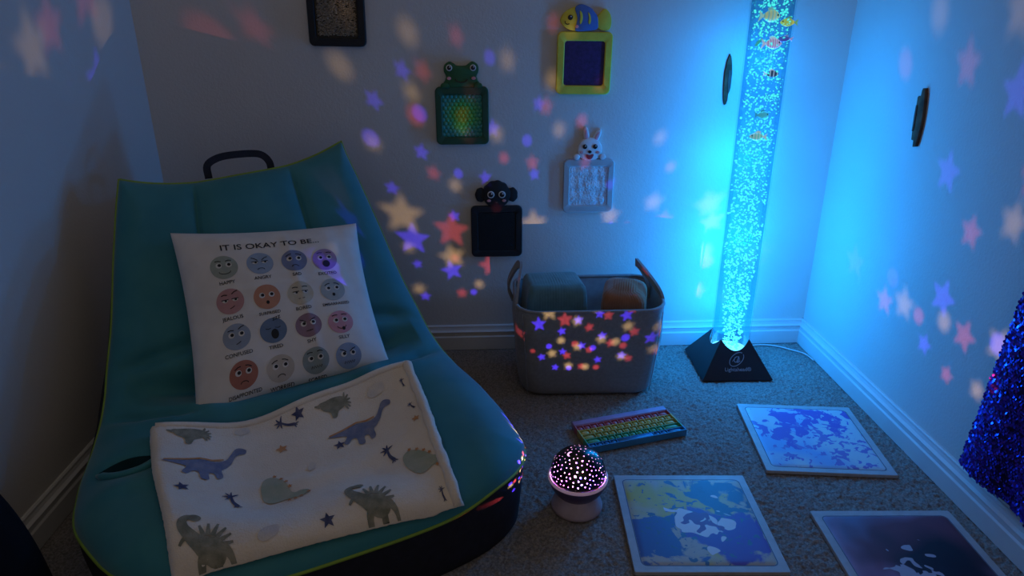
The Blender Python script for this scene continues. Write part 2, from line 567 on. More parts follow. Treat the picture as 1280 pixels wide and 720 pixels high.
# (u, v, colour, caption, brow left, brow right, mouth, eye style)
FACES = [(0.22, 0.265), (0.407, 0.265), (0.592, 0.27), (0.764, 0.283), (0.219, 0.472), (0.409, 0.483), (0.591, 0.49), (0.774, 0.493), (0.224, 0.674), (0.412, 0.683), (0.598, 0.696), (0.774, 0.712), (0.236, 0.879), (0.419, 0.899), (0.602, 0.905), (0.779, 0.918)]
FACE_SPEC = [
 ('HAPPY', (.34, .38, .34), 'smile', 'flat', 'open'), ('ANGRY', (.30, .38, .52), 'frown', 'angry', 'half'), ('SAD', (.20, .24, .40), 'frown', 'sad', 'open'), ('EXCITED', (.36, .25, .42), 'open', 'up', 'open'),
 ('JEALOUS', (.50, .27, .28), 'smirk', 'odd', 'half'), ('SURPRISED', (.55, .26, .17), 'oh', 'none', 'open'), ('BORED', (.56, .50, .40), 'flat', 'flat', 'half'), ('EMBARRASSED', (.38, .42, .44), 'oh', 'sad', 'open'),
 ('CONFUSED', (.30, .35, .45), 'smirk', 'odd', 'open'), ('TIRED', (.15, .21, .32), 'yawn', 'none', 'closed'), ('SHY', (.30, .20, .27), 'flat', 'angry', 'open'), ('SILLY', (.60, .30, .36), 'tongue', 'up', 'open'),
 ('DISAPPOINTED', (.42, .17, .13), 'frown', 'sad', 'open'), ('WORRIED', (.54, .47, .40), 'frown', 'sad', 'open'), ('SCARED', (.27, .32, .32), 'wave', 'up', 'open'), ('FRUSTRATED', (.27, .34, .48), 'zigzag', 'angry', 'open')]

def make_faces():
    R = 0.0290
    for (u0, v0), (cap, col, mouth, brow, eye) in zip(FACES, FACE_SPEC):
        def mp(x, y, lift, u0=u0, v0=v0):
            return pillow_pt(u0 + x * R / PIL_W, v0 - y * R / PIL_H, 1.0, lift)
        m0 = mat('face_ink_' + cap.lower(), col, 0.85, var=(60.0, tuple(c * 0.92 for c in col), 0.4), spec=0.2)
        L = [([ellipse(0, 0, 1, 1, 40)], 0, 0.0007)]
        ex, ey, er = 0.36, 0.16, 0.22
        if eye == 'open':
            L.append(([ellipse(-ex, ey, er, er, 20), ellipse(ex, ey, er, er, 20)], 2, 0.0011))
            L.append(([ellipse(-ex + .05, ey + .02, .13, .13, 16), ellipse(ex + .02, ey + .02, .13, .13, 16)], 1, 0.0015))
        elif eye == 'half':
            for sx in (-1, 1):
                half = [(sx * ex + er * math.cos(a), ey + er * math.sin(a)) for a in np.linspace(PI, 2 * PI, 12)]
                L.append(([half], 2, 0.0011))
                L.append(([ribbon([(sx * ex - er - .03, ey), (sx * ex + er + .03, ey)], .07), ellipse(sx * ex + .05, ey - .09, .09, .08, 12)], 1, 0.0015))
        else:
            for sx in (-1, 1):
                L.append(([ribbon([(sx * ex - .2, ey + .05), (sx * ex, ey - .02), (sx * ex + .2, ey + .05)], .05)], 1, 0.0015))
        for sx in (-1, 1):
            a, b = {'flat': (.50, .52), 'angry': (.28, .55), 'sad': (.60, .42), 'up': (.62, .58), 'odd': (.50, .50), 'none': (None, None)}[brow]
            if a is None: continue
            if brow == 'odd' and sx > 0: a, b = .52, .74
            L.append(([ribbon([(sx * .16, a), (sx * .38, (a + b) / 2 + .05), (sx * .60, b)], .07)], 1, 0.0013))
        arc = lambda w, d, y: [(w * math.cos(t), y + d * math.sin(t)) for t in np.linspace(PI, 2 * PI, 11)]
        if mouth == 'smile': L.append(([ribbon(arc(.42, .22, -.38), .05)], 1, .0013))
        elif mouth == 'frown': L.append(([ribbon([(x, -.62 - y) for x, y in arc(.26, .16, 0)], .055)], 1, .0013))
        elif mouth == 'flat': L.append(([ribbon([(-.25, -.48), (.25, -.46)], .05)], 1, .0013))
        elif mouth == 'smirk': L.append(([ribbon([(-.10, -.58), (.12, -.50), (.26, -.40)], .055)], 1, .0013))
        elif mouth == 'oh': L.append(([ellipse(0, -.45, .12, .15, 16)], 1, .0013))
        elif mouth == 'open': L.append(([ellipse(.05, -.42, .30, .32, 20)], 1, .0013))
        elif mouth == 'yawn': L.append(([ellipse(.08, -.30, .28, .40, 20)], 1, .0013))
        elif mouth == 'tongue': L.append(([ribbon(arc(.35, .25, -.35), .05), ellipse(.12, -.60, .13, .16, 14)], 1, .0013))
        else:
            k = 9
            L.append(([ribbon([(-.4 + .8 * i / k, -.5 + (.09 if i % 2 else -.09)) for i in range(k + 1)], .055)], 1, .0013))
        f = print_on('printed_face', L, mp, pil_base, [m0, M_ink, M_eye], pillow_root, 0.28)
        f['label'] = cap.lower() + ' face printed on the cushion'
        tv, tf = text_mesh(cap, 0.30 if len(cap) > 8 else 0.34)
        def mt(x, y, lift, u0=u0, v0=v0):
            return pillow_pt(u0 + (x * 0.0325) / PIL_W, v0 + (0.0385 - y * 0.0335) / PIL_H, 1.0, lift)
        print_on('caption', [([(tv, tf)], 0, 0.0011)], mt, pil_base, [M_ink], f, None)
        if cap == 'TIRED':
            tv, tf = text_mesh('zzz', 0.5)
            mz = lambda x, y, lift, u0=u0, v0=v0: pillow_pt(u0 + (x + .35) * R / PIL_W, v0 - (y + .98 + .25 * x) * R / PIL_H, 1.0, lift)
            print_on('sleep_letters', [([(tv, tf)], 0, 0.0011)], mz, pil_base, [M_ink], f, None)
    tv, tf = text_mesh("IT IS OKAY TO BE...", 0.026)
    w = max(abs(x) for x, y in tv)
    mtitle = lambda x, y, lift: pillow_pt(TITLE_UV[0] + x / w * TITLE_UV[2], TITLE_UV[1] - y * 0.8 / PIL_H, 1.0, lift)
    print_on('printed_title', [([(tv, tf)], 0, 0.0011)], mtitle, pil_base, [M_ink], pillow_root, None)
TITLE_UV = (0.485, 0.142, 0.265)
make_faces()

# ================================================================== dinosaur blanket
BLK = [(.456, -.272), (.450, .254), (.836, .226), (.812, -.275)]     # TL TR BR BL on the seat (s, t)
_bz = {}
def _raw_h(s, t):
    z = chair_top(s, t)
    if z is None: z = 0.15
    return z
def blanket_heights():
    n = 33
    H = np.zeros((n, n)); S = np.zeros((n, n)); T = np.zeros((n, n))
    for j in range(n):
        for i in range(n):
            u, v = i / (n - 1), j / (n - 1)
            s = BLK[0][0] * (1 - u) * (1 - v) + BLK[1][0] * u * (1 - v) + BLK[2][0] * u * v + BLK[3][0] * (1 - u) * v
            t = BLK[0][1] * (1 - u) * (1 - v) + BLK[1][1] * u * (1 - v) + BLK[2][1] * u * v + BLK[3][1] * (1 - u) * v
            s += (0.006 * math.sin(5 * u + 1) + 0.012 * math.sin(PI * min(1, u * 1.1))) * (1 - v); t += 0.008 * math.sin(4.5 * v + 0.7) * (2 * u - 1)
            S[j, i], T[j, i], H[j, i] = s, t, _raw_h(s, t)
    Hs = H.copy()
    for _ in range(3):
        q = np.pad(Hs, 1, mode='edge')
        Hs = (q[:-2, 1:-1] + q[2:, 1:-1] + q[1:-1, :-2] + q[1:-1, 2:] + 4 * Hs) / 8
    Hs = np.maximum(Hs, H)
    return S, T, Hs
BS, BT, BH = blanket_heights()
def _bil(A, u, v):
    n = A.shape[0] - 1
    x = min(max(u, 0), 1) * n; y = min(max(v, 0), 1) * n
    i = min(int(x), n - 1); j = min(int(y), n - 1); fx, fy = x - i, y - j
    return A[j, i] * (1 - fx) * (1 - fy) + A[j, i + 1] * fx * (1 - fy) + A[j + 1, i + 1] * fx * fy + A[j + 1, i] * (1 - fx) * fy
B_TH = 0.024
def blanket_pt(u, v, up=0.0, side=1):
    s, t, z = _bil(BS, u, v), _bil(BT, u, v), _bil(BH, u, v)
    e = min(min(u, 1 - u) / 0.035, min(v, 1 - v) / 0.045, 1.0)
    r = math.sqrt(max(0, 1 - (1 - max(e, 0)) ** 2))
    wr = 0.005 * math.sin(6 * u + 5 * v + 0.5) * math.sin(4.5 * v - 2.2 * u) + 0.003 * math.sin(14 * u - 9 * v) * (0.5 + 0.5 * math.sin(7 * v + 2)) + 0.006 * math.exp(-((v - 0.42 - 0.12 * math.sin(3 * u)) / 0.05) ** 2) * math.exp(-((u - .5) / .3) ** 2)
    if side > 0:
        z = z + 0.004 + B_TH * (0.35 + 0.65 * r) + wr * r + up
    else:
        z = z + 0.002 + B_TH * (0.35 - 0.30 * r)
    return st_world(s, t, z)
M_fleece = mat('cream_fleece', (0.82, 0.72, 0.61), 0.95, var=(14.0, (0.76, 0.665, 0.565), 0.5), bump=(330.0, 0.55, 0.003), sheen=0.5, spec=0.1)
blk_base = np.array([-0.33, 1.15, 0.17])
def make_blanket():
    root = empty('blanket', blk_base)
    tag(root, 'cream fleece blanket with dinosaur print folded across the chair seat', 'blanket')
    n = 90
    V, Fc = [], []
    rng = random.Random(5)
    for side in (1, -1):
        for j in range(n + 1):
            for i in range(n + 1):
                p = blanket_pt(i / n, j / n, 0.0, side) - blk_base
                p = p + np.array([rng.uniform(-1, 1), rng.uniform(-1, 1), rng.uniform(-1, 1)]) * 0.0005
                V.append(p)
    m = (n + 1) ** 2
    for j in range(n):
        for i in range(n):
            a = j * (n + 1) + i
            Fc.append((a, a + n + 1, a + n + 2, a + 1)); Fc.append((m + a, m + a + 1, m + a + n + 2, m + a + n + 1))
    per = [(i, 0) for i in range(n)] + [(n, j) for j in range(n)] + [(n - i, n) for i in range(n)] + [(0, n - j) for j in range(n)]
    for k in range(len(per)):
        a = per[k][1] * (n + 1) + per[k][0]; q = per[(k + 1) % len(per)]; b = q[1] * (n + 1) + q[0]
        Fc.append((a, b, m + b, m + a))
    mesh_obj('fleece_cloth', V, Fc, M_fleece, root)
    # rolled hem down the right edge and along the top edge
    hem = [blanket_pt(0.975, v, 0.002) - blk_base for v in np.linspace(0.0, 1.0, 26)]
    Vh, Fh = tube(hem, [0.010 + 0.0015 * math.sin(i * 1.7) for i in range(26)], 10)
    mesh_obj('rolled_hem', Vh, Fh, M_fleece, root)
    hem = [blanket_pt(u, 0.02, -0.001) - blk_base for u in np.linspace(0.02, 0.98, 30)]
    Vh, Fh = tube(hem, 0.007, 10)
    mesh_obj('rolled_hem', Vh, Fh, M_fleece, root)
    return root
blanket_root = make_blanket()

BL_W, BL_H = 0.51, 0.375
M_pblue = mat('blue_grey_print', (0.16, 0.19, 0.31), 0.95, var=(60.0, (0.26, 0.27, 0.36), 0.7), bump=(330.0, 0.5, 0.002), spec=0.1)
M_pnavy = mat('navy_print', (0.055, 0.065, 0.14), 0.95, var=(80.0, (0.13, 0.13, 0.20), 0.7), bump=(330.0, 0.5, 0.002), spec=0.1)
M_polive = mat('olive_print', (0.20, 0.20, 0.15), 0.95, var=(60.0, (0.33, 0.31, 0.24), 0.7), bump=(330.0, 0.5, 0.002), spec=0.1)
M_pgreen = mat('sage_print', (0.34, 0.39, 0.31), 0.95, var=(40.0, (0.44, 0.44, 0.35), 0.7), bump=(330.0, 0.5, 0.002), spec=0.1)
M_porange = mat('orange_print', (0.55, 0.24, 0.09), 0.95, var=(60.0, (0.60, 0.33, 0.18), 0.6), bump=(330.0, 0.5, 0.002), spec=0.1)
M_ppale = mat('faded_print', (0.58, 0.54, 0.54), 0.95, var=(40.0, (0.74, 0.66, 0.57), 0.8), bump=(330.0, 0.5, 0.002), spec=0.1)

BRONTO = smooth_closed([(-1.0, .12), (-.75, .14), (-.45, .16), (-.15, .20), (.15, .10), (.40, .14), (.58, .36), (.70, .52), (.82, .55), (.95, .44), (.90, .30), (.76, .30), (.64, .22), (.50, 0.0), (.34, -.16), (.22, -.24), (.20, -.50), (.06, -.58), (.02, -.36), (-.10, -.36), (-.14, -.60), (-.30, -.56), (-.30, -.30), (-.42, -.26), (-.58, -.38), (-.66, -.28), (-.52, -.10), (-.70, 0.0)], 3)
def taper(line, w0, w1):
    P = [np.array(p, float) for p in smooth_open(line, 5)]
    Lf, Rt = [], []
    for i, p in enumerate(P):
        d = P[min(i + 1, len(P) - 1)] - P[max(i - 1, 0)]; d /= np.linalg.norm(d) + 1e-9
        w = w0 + (w1 - w0) * i / (len(P) - 1); nn = np.array([-d[1], d[0]])
        Lf.append(tuple(p + nn * w / 2)); Rt.append(tuple(p - nn * w / 2))
    return Lf + Rt[::-1]
def spine_dino():
    polys = [taper([(-.28, .66), (-.46, .72), (-.60, .58), (-.58, .34), (-.44, .12), (-.28, -.08), (-.05, -.30)], .17, .46),
             ellipse(-.26, .70, .19, .14, 18, -.3), ellipse(.20, -.36, .50, .34, 28, -.35),
             taper([(-.40, .02), (-.56, -.10), (-.66, -.26)], .16, .08), taper([(.02, -.50), (-.06, -.72), (-.02, -.92)], .26, .18), taper([(.40, -.55), (.44, -.75), (.50, -.92)], .24, .18),
             taper([(.55, -.30), (.80, -.55), (.95, -.85)], .30, .06)]
    for k in range(9):
        a = math.radians(150 - 20 * k)
        cx, cy = .14, -.34
        r0, r1 = .36, .82 - .12 * abs(k - 4) / 4
        c, q = math.cos(a), math.sin(a)
        polys.append(taper([(cx + r0 * c, cy + r0 * q), (cx + (r0 + r1) / 2 * c, cy + (r0 + r1) / 2 * q), (cx + r1 * c, cy + r1 * q)], .16, .07))
    return polys
SPINO = spine_dino()
STEGO = smooth_closed([(-.62, .45), (-.45, .85), (-.15, .90), (.10, .60), (.25, .20), (.32, -.15), (.45, -.30), (.70, -.28), (.95, -.40), (.80, -.60), (.40, -.62), (.0, -.60), (-.45, -.62), (-.66, -.35), (-.68, .10)], 4)
STEGO_SPIKES = [star_pts(x, y, .10, inner=.5) for x, y in ((-.10, .92), (.10, .66), (.24, .36), (.32, .06), (.62, -.68), (.40, -.72), (.18, -.70), (.92, -.52))]
CUTDINO = [smooth_closed([(-.80, .30), (-.40, .36), (0, .40), (.45, .34), (.62, .10), (.40, -.15), (.10, -.30), (-.05, -.62), (-.25, -.60), (-.30, -.25), (-.60, -.05)], 3)] + [taper([(.45 + .1 * math.cos(math.radians(a)), .1 + .1 * math.sin(math.radians(a))), (.72 * 1 + .30 * math.cos(math.radians(a)) - .2, .05 + .42 * math.sin(math.radians(a)))], .13, .06) for a in (80, 45, 15, -15, -45, -75)] + [taper([(-.75, .2), (-1.0, .28)], .16, .06)]
PALM = [taper([(.06, .35), (.0, -.2), (.12, -.75)], .14, .30)] + [taper([(.05, .40), (.05 + .30 * math.cos(math.radians(a)), .42 + .30 * math.sin(math.radians(a))), (.05 + .52 * math.cos(math.radians(a)), .40 + .48 * math.sin(math.radians(a)))], .18, .05) for a in (15, 70, 115, 165, 215)] + [taper([(.10, -.70), (.10 + dx, -.98)], .18, .05) for dx in (-.25, 0, .25)]
STARP = star_pts(0, 0, 1)
BLOB = smooth_closed([(-.9, .1), (-.4, .5), (.3, .45), (.9, .2), (.6, -.4), (-.1, -.5), (-.7, -.35)], 3)
RIDGE = ribbon([(-.95, .15), (-.70, .17), (-.45, .20), (-.15, .245), (.10, .16), (.36, .16)], .05)
SHAPES = dict(bronto=([([BRONTO], 0), ([RIDGE], 1)], [M_pblue, M_porange], 'printed_dinosaur'), spino=([(SPINO, 0)], [M_polive], 'printed_dinosaur'), stego=([([STEGO], 0), (STEGO_SPIKES, 1)], [M_pgreen, M_porange], 'printed_dinosaur'), cut=([(CUTDINO, 0)], [M_polive], 'printed_dinosaur'), palm=([(PALM, 0)], [M_pnavy], 'printed_palm'), star=([([STARP], 0)], [M_pnavy], 'printed_star'), ostar=([([STARP], 0)], [M_porange], 'printed_star'), blob=([([BLOB], 0)], [M_ppale], 'printed_patch'))
# (u, v, shape, half size in metres, turn in degrees)
PRINTS = [(0.176, 0.321, 'bronto', 0.072, 6), (0.735, 0.292, 'bronto', 0.072, 6), (0.11, 0.893, 'spino', 0.054, -8), (0.662, 0.884, 'spino', 0.054, -5), (0.134, 0.098, 'cut', 0.04, 0), (0.653, 0.098, 'cut', 0.04, 0), (0.386, 0.573, 'stego', 0.05, 0), (0.91, 0.719, 'stego', 0.05, 20), (0.077, 0.515, 'star', 0.013, 10), (0.51, 0.067, 'star', 0.014, 5), (0.629, 0.361, 'star', 0.012, 0), (0.506, 0.946, 'star', 0.014, 0), (0.425, 0.263, 'ostar', 0.012, 10), (0.22, 0.6, 'palm', 0.027, 10), (0.793, 0.568, 'palm', 0.027, 12), (0.456, 0.095, 'palm', 0.025, 60), (0.31, 0.936, 'blob', 0.022, 20), (0.302, 0.069, 'blob', 0.016, 10), (0.823, 0.094, 'blob', 0.022, 10), (0.93, 0.123, 'palm', 0.011, 0), (0.93, 0.31, 'palm', 0.012, 20), (0.93, 0.948, 'palm', 0.013, 0), (0.511, 0.452, 'blob', 0.014, 70), (0.93, 0.417, 'ostar', 0.009, 0)]
def make_prints():
    for u0, v0, kind, r, deg in PRINTS:
        groups, m, nm = SHAPES[kind]
        c, s = math.cos(math.radians(deg)), math.sin(math.radians(deg))
        def mp(x, y, lift):
            X, Y = (c * x - s * y) * r, (s * x + c * y) * r
            return blanket_pt(u0 + X / BL_W, v0 - Y / BL_H, lift)
        print_on(nm, [(pl, k, 0.0018 + 0.0006 * k) for pl, k in groups], mp, blk_base, m, blanket_root, 0.13 if r > .03 else (0.3 if r > .018 else None))
make_prints()

# ================================================================== sensory pads on the back wall
M_black = mat('black_foam', (0.010, 0.010, 0.012), 0.75)
M_pupil = mat('pupil_black', (0.006, 0.006, 0.008), 0.35)
M_eyew = mat('eye_white', (0.75, 0.75, 0.75), 0.5)
M_pink = mat('cheek_pink', (0.75, 0.30, 0.30), 0.6)
M_bunny = mat('bunny_white', (0.74, 0.74, 0.76), 0.6)
M_bpink = mat('ear_pink', (0.75, 0.36, 0.42), 0.6)
M_red = mat('mouth_red', (0.42, 0.03, 0.04), 0.6)
M_frog = mat('frog_green', (0.018, 0.115, 0.035), 0.6)
M_frog2 = mat('frog_frame_green', (0.016, 0.080, 0.036), 0.65)
M_fyel = mat('fish_yellow', (0.72, 0.60, 0.05), 0.6)
M_fblue = mat('fish_blue', (0.07, 0.17, 0.48), 0.6)
M_fins = mat('navy_sequin_plate', (0.012, 0.008, 0.075), 0.45, var=(90.0, (0.03, 0.016, 0.13), 0.8), bump=(300.0, 0.5, 0.002))
M_sheepin = mat('black_pile', (0.008, 0.008, 0.009), 0.95, bump=(400.0, 0.6, 0.003))
M_fluff = mat('white_fluff', (0.72, 0.73, 0.76), 0.95, var=(50.0, (0.55, 0.56, 0.60), 0.7), bump=(160.0, 0.8, 0.006), sheen=0.4)
M_chen = mat('grey_chenille', (0.46, 0.39, 0.30), 0.95, var=(300.0, (0.16, 0.14, 0.11), 0.7), sheen=0.2)
M_chenb = mat('chenille_backing', (0.10, 0.09, 0.075), 0.95)

def clear_mat(name, tint, alpha, rough=0.15):
    m = bpy.data.materials.new(name)
    nt, N, L, p = nodes_of(m)
    N.remove(p)
    out = N['Material Output']
    tr = N.new('ShaderNodeBsdfTransparent'); tr.inputs['Color'].default_value = (*tint, 1)
    gl = N.new('ShaderNodeBsdfGlossy'); gl.inputs['Roughness'].default_value = rough
    df = N.new('ShaderNodeBsdfDiffuse'); df.inputs['Color'].default_value = (0.92, 0.93, 0.95, 1)
    fr = N.new('ShaderNodeFresnel'); fr.inputs['IOR'].default_value = 1.35
    m1 = N.new('ShaderNodeMixShader'); m2 = N.new('ShaderNodeMixShader')
    m1.inputs['Fac'].default_value = alpha
    L.new(tr.outputs[0], m1.inputs[1]); L.new(df.outputs[0], m1.inputs[2])
    fk = N.new('ShaderNodeMath'); fk.operation = 'MULTIPLY'; fk.inputs[1].default_value = 0.35; L.new(fr.outputs[0], fk.inputs[0]); L.new(fk.outputs[0], m2.inputs['Fac']); L.new(m1.outputs[0], m2.inputs[1]); L.new(gl.outputs[0], m2.inputs[2])
    L.new(m2.outputs[0], out.inputs['Surface'])
    return m
M_clear = clear_mat('clear_frosted_plastic', (0.92, 0.95, 1.0), 0.42, 0.2)

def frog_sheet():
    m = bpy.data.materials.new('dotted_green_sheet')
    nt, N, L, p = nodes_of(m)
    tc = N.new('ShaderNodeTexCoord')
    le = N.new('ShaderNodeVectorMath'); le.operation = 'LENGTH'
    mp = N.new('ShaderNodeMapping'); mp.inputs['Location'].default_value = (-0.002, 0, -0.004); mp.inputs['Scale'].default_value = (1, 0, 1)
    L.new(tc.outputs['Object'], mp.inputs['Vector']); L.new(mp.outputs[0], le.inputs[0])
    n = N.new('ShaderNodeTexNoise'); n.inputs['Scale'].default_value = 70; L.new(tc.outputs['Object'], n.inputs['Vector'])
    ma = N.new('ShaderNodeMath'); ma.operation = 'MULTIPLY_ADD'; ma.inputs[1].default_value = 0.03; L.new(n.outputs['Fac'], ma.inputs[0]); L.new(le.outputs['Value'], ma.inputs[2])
    r = N.new('ShaderNodeValToRGB')  # holographic sheen painted in as a fixed yellow-to-teal gradient
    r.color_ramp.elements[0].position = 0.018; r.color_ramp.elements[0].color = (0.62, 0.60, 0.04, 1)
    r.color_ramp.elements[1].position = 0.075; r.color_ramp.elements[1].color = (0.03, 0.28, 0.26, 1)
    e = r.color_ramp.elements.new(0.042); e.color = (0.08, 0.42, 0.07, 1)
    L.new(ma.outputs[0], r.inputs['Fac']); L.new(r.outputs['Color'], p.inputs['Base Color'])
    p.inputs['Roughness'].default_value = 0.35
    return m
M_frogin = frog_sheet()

PAD_W, PAD_H, IN_W, IN_H = 0.150, 0.160, 0.112, 0.118
def pad_frame(root, m, dz=0.0, w=PAD_W, h=PAD_H, iw=IN_W, ih=IN_H):
    def ring(ww, hh, rr, y): return [(x, y, z + dz) for x, z in rrect(ww, hh, rr, 6)]
    rings = [ring(w, h, .014, 0), ring(w, h, .014, -.011), ring(w - .004, h - .004, .013, -.0135), ring(iw + .005, ih + .005, .009, -.0135), ring(iw, ih, .008, -.0115), ring(iw, ih, .008, 0)]
    V, Fc = loft(rings, False, False)
    n = len(rings[0])
    Fc += [(5 * n + i, 5 * n + (i + 1) % n, (i + 1) % n, i) for i in range(n)]
    o = mesh_obj('frame', V, Fc, m, root)
    bm = bmesh.new(); bm.from_mesh(o.data); bmesh.ops.recalc_face_normals(bm, faces=bm.faces[:]); bm.to_mesh(o.data); bm.free()
    flat_shade_angle(o)
    return o

def insert_grid(root, m, hfun, name='textured_insert', n=60, dz=0.0, iw=IN_W, ih=IN_H):
    V, Fc = [], []
    for j in range(n + 1):
        for i in range(n + 1):
            x = (i / n - .5) * (iw - .0004); z = (j / n - .5) * (ih - .0004)
            V.append((x, -hfun(x, z), z + dz))
    for j in range(n):
        for i in range(n):
            a = j * (n + 1) + i
            Fc.append((a, a + 1, a + n + 2, a + n + 1))
    return mesh_obj(name, V, Fc, m, root)

def piece(name, outline, yb, yf, m, parent, bevel=0.0012, smooth=True):
    o = bm_obj(name, slab(outline, yb, yf, bevel), m, parent, smooth)
    flat_shade_angle(o, 40)
    return o

def eye(parent, x, z, y, r, white=True):
    if white:
        e = piece('eye', ellipse(x, z, r, r, 20), y, y - .0015, M_eyew, parent, 0.0004)
        piece('pupil', ellipse(x, z, r * .72, r * .72, 18), y - .0015, y - .0026, M_pupil, e, 0.0003)
        piece('eye_glint', ellipse(x + r * .25, z + r * .28, r * .2, r * .2, 10), y - .0026, y - .0030, M_eyew, e, 0.0)
    else:
        e = piece('eye', ellipse(x, z, r, r, 20), y, y - .0018, M_pupil, parent, 0.0004)
        piece('eye_glint', ellipse(x + r * .3, z + r * .35, r * .25, r * .25, 10), y - .0018, y - .0022, M_eyew, e, 0.0)
    return e

def pad_root(name, x, z, label, cat='wall pad', tilt=0.0):
    r = empty(name, (x, BACK_Y, z), (0, tilt, 0))
    return tag(r, label, cat, 'sensory pads on the back wall')

def frog_pad():
    r = pad_root('sensory_pad', -0.046, 0.736, 'green frog sensory pad with a dotted green window on the back wall')
    pad_frame(r, M_frog2)
    def h(x, z):
        p = 0.0122
        row = round(z / (p * .87)); xo = (p / 2 if row % 2 else 0)
        dx = x - xo - round((x - xo) / p) * p; dzz = z - row * p * .87
        d = math.hypot(dx, dzz) / (p * .46)
        return 0.006 + (0.0028 * math.sqrt(max(0, 1 - d * d)) if d < 1 else 0)
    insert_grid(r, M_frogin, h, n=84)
    out = smooth_closed([(-.046, .080), (-.045, .098), (-.042, .108), (-.048, .122), (-.046, .138), (-.032, .147), (-.019, .141), (-.012, .136), (.012, .136), (.019, .141), (.032, .147), (.046, .138), (.048, .122), (.042, .108), (.045, .098), (.046, .080)], 4)
    hd = piece('frog_head', out, 0, -.013, M_frog, r, .003)
    for sx in (-1, 1):
        eye(hd, sx * .033, .131, -.013, .0085)
        piece('cheek', ellipse(sx * .034, .103, .006, .0045, 16), -.013, -.0142, M_pink, hd, .0003)
        piece('hand', smooth_closed([(sx * .034, .079), (sx * .038, .089), (sx * .048, .091), (sx * .056, .088), (sx * .058, .080), (sx * .046, .077)], 3), -.012, -.017, M_frog, r, .0018)
    piece('smile', ribbon([(-.0175, .101), (-.013, .0955), (-.006, .0925), (0, .0918), (.006, .0925), (.013, .0955), (.0175, .101)], .0026), -.013, -.0142, M_pupil, hd, 0.0)
frog_pad()

def sheep_pad():
    r = pad_root('sensory_pad', 0.049, 0.393, 'black sheep sensory pad hanging just above the fabric basket')
    pad_frame(r, M_black, w=.154, h=.158)
    insert_grid(r, M_sheepin, lambda x, z: 0.0125, n=12)
    out = []
    for k in range(48):
        a = 2 * PI * k / 48
        rr = 1 + 0.07 * abs(math.sin(a * 5.5)) if math.sin(a) > -.2 else 1.0
        out.append((.040 * rr * math.cos(a), .113 + .040 * rr * math.sin(a)))
    hd = piece('sheep_head', out, 0, -.013, M_black, r, .003)
    for sx in (-1, 1):
        e = []
        for k in range(24):
            a = 2 * PI * k / 24
            rr = 1 + .08 * abs(math.sin(a * 3.5))
            e.append((sx * .047 + .0155 * rr * math.cos(a), .113 + .020 * rr * math.sin(a)))
        piece('ear', e, -.002, -.011, M_black, hd, .002)
        eye(hd, sx * .0165, .115, -.013, .0105)
        piece('cheek', ellipse(sx * .0225, .0965, .006, .004, 16), -.013, -.0142, M_pink, hd, .0003)
    piece('nose', [(-.004, .093), (.004, .093), (0, .088)], -.013, -.0142, mat('sheep_nose', (.10, .08, .07), .6), hd, 0.0)
sheep_pad()

def bunny_pad():
    r = pad_root('sensory_pad', 0.322, 0.530, 'white bunny sensory pad with a clear frame and fluffy white window')
    pad_frame(r, M_clear)
    rng = np.random.default_rng(8)
    k = [(rng.uniform(40, 160), rng.uniform(40, 160), rng.uniform(0, 6)) for _ in range(6)]
    insert_grid(r, M_fluff, lambda x, z: 0.009 + 0.0012 * sum(math.sin(a * x + b * z + c) * math.sin(b * x - a * z + c) for a, b, c in k) / 2, n=50)
    piece('backing_plate', rrect(.11, .12, .01, 4), -.001, -.003, M_bunny, r, 0.0)
    hd = piece('bunny_head', ellipse(0, .108, .036, .034, 32), 0, -.013, M_bunny, r, .004)
    for sx, rot in ((-1, .12), (1, -.42)):
        cx = .0015 + sx * .0125 + (.006 if sx > 0 else 0)
        piece('ear', ellipse(cx, .149 - (.004 if sx > 0 else 0), .0085, .024, 24, rot), 0, -.010, M_bunny, hd, .002)
        piece('inner_ear', ellipse(cx, .148 - (.004 if sx > 0 else 0), .0045, .016, 20, rot), -.010, -.0112, M_bpink, hd, .0003)
        eye(hd, sx * .015, .117, -.013, .0068, False)
        piece('cheek', ellipse(sx * .0235, .1, .0055, .004, 14), -.013, -.0142, M_pink, hd, .0003)
        piece('paw', ellipse(sx * .038, .087, .0095, .0085, 20), -.004, -.016, M_bunny, r, .003)
    piece('nose', ellipse(0, .102, .0052, .0042, 14), -.013, -.0155, M_pupil, hd, .0005)
    piece('mouth', smooth_closed([(-.011, .095), (0, .0925), (.011, .095), (.008, .084), (0, .080), (-.008, .084)], 3), -.013, -.0145, M_red, hd, .0003)
bunny_pad()

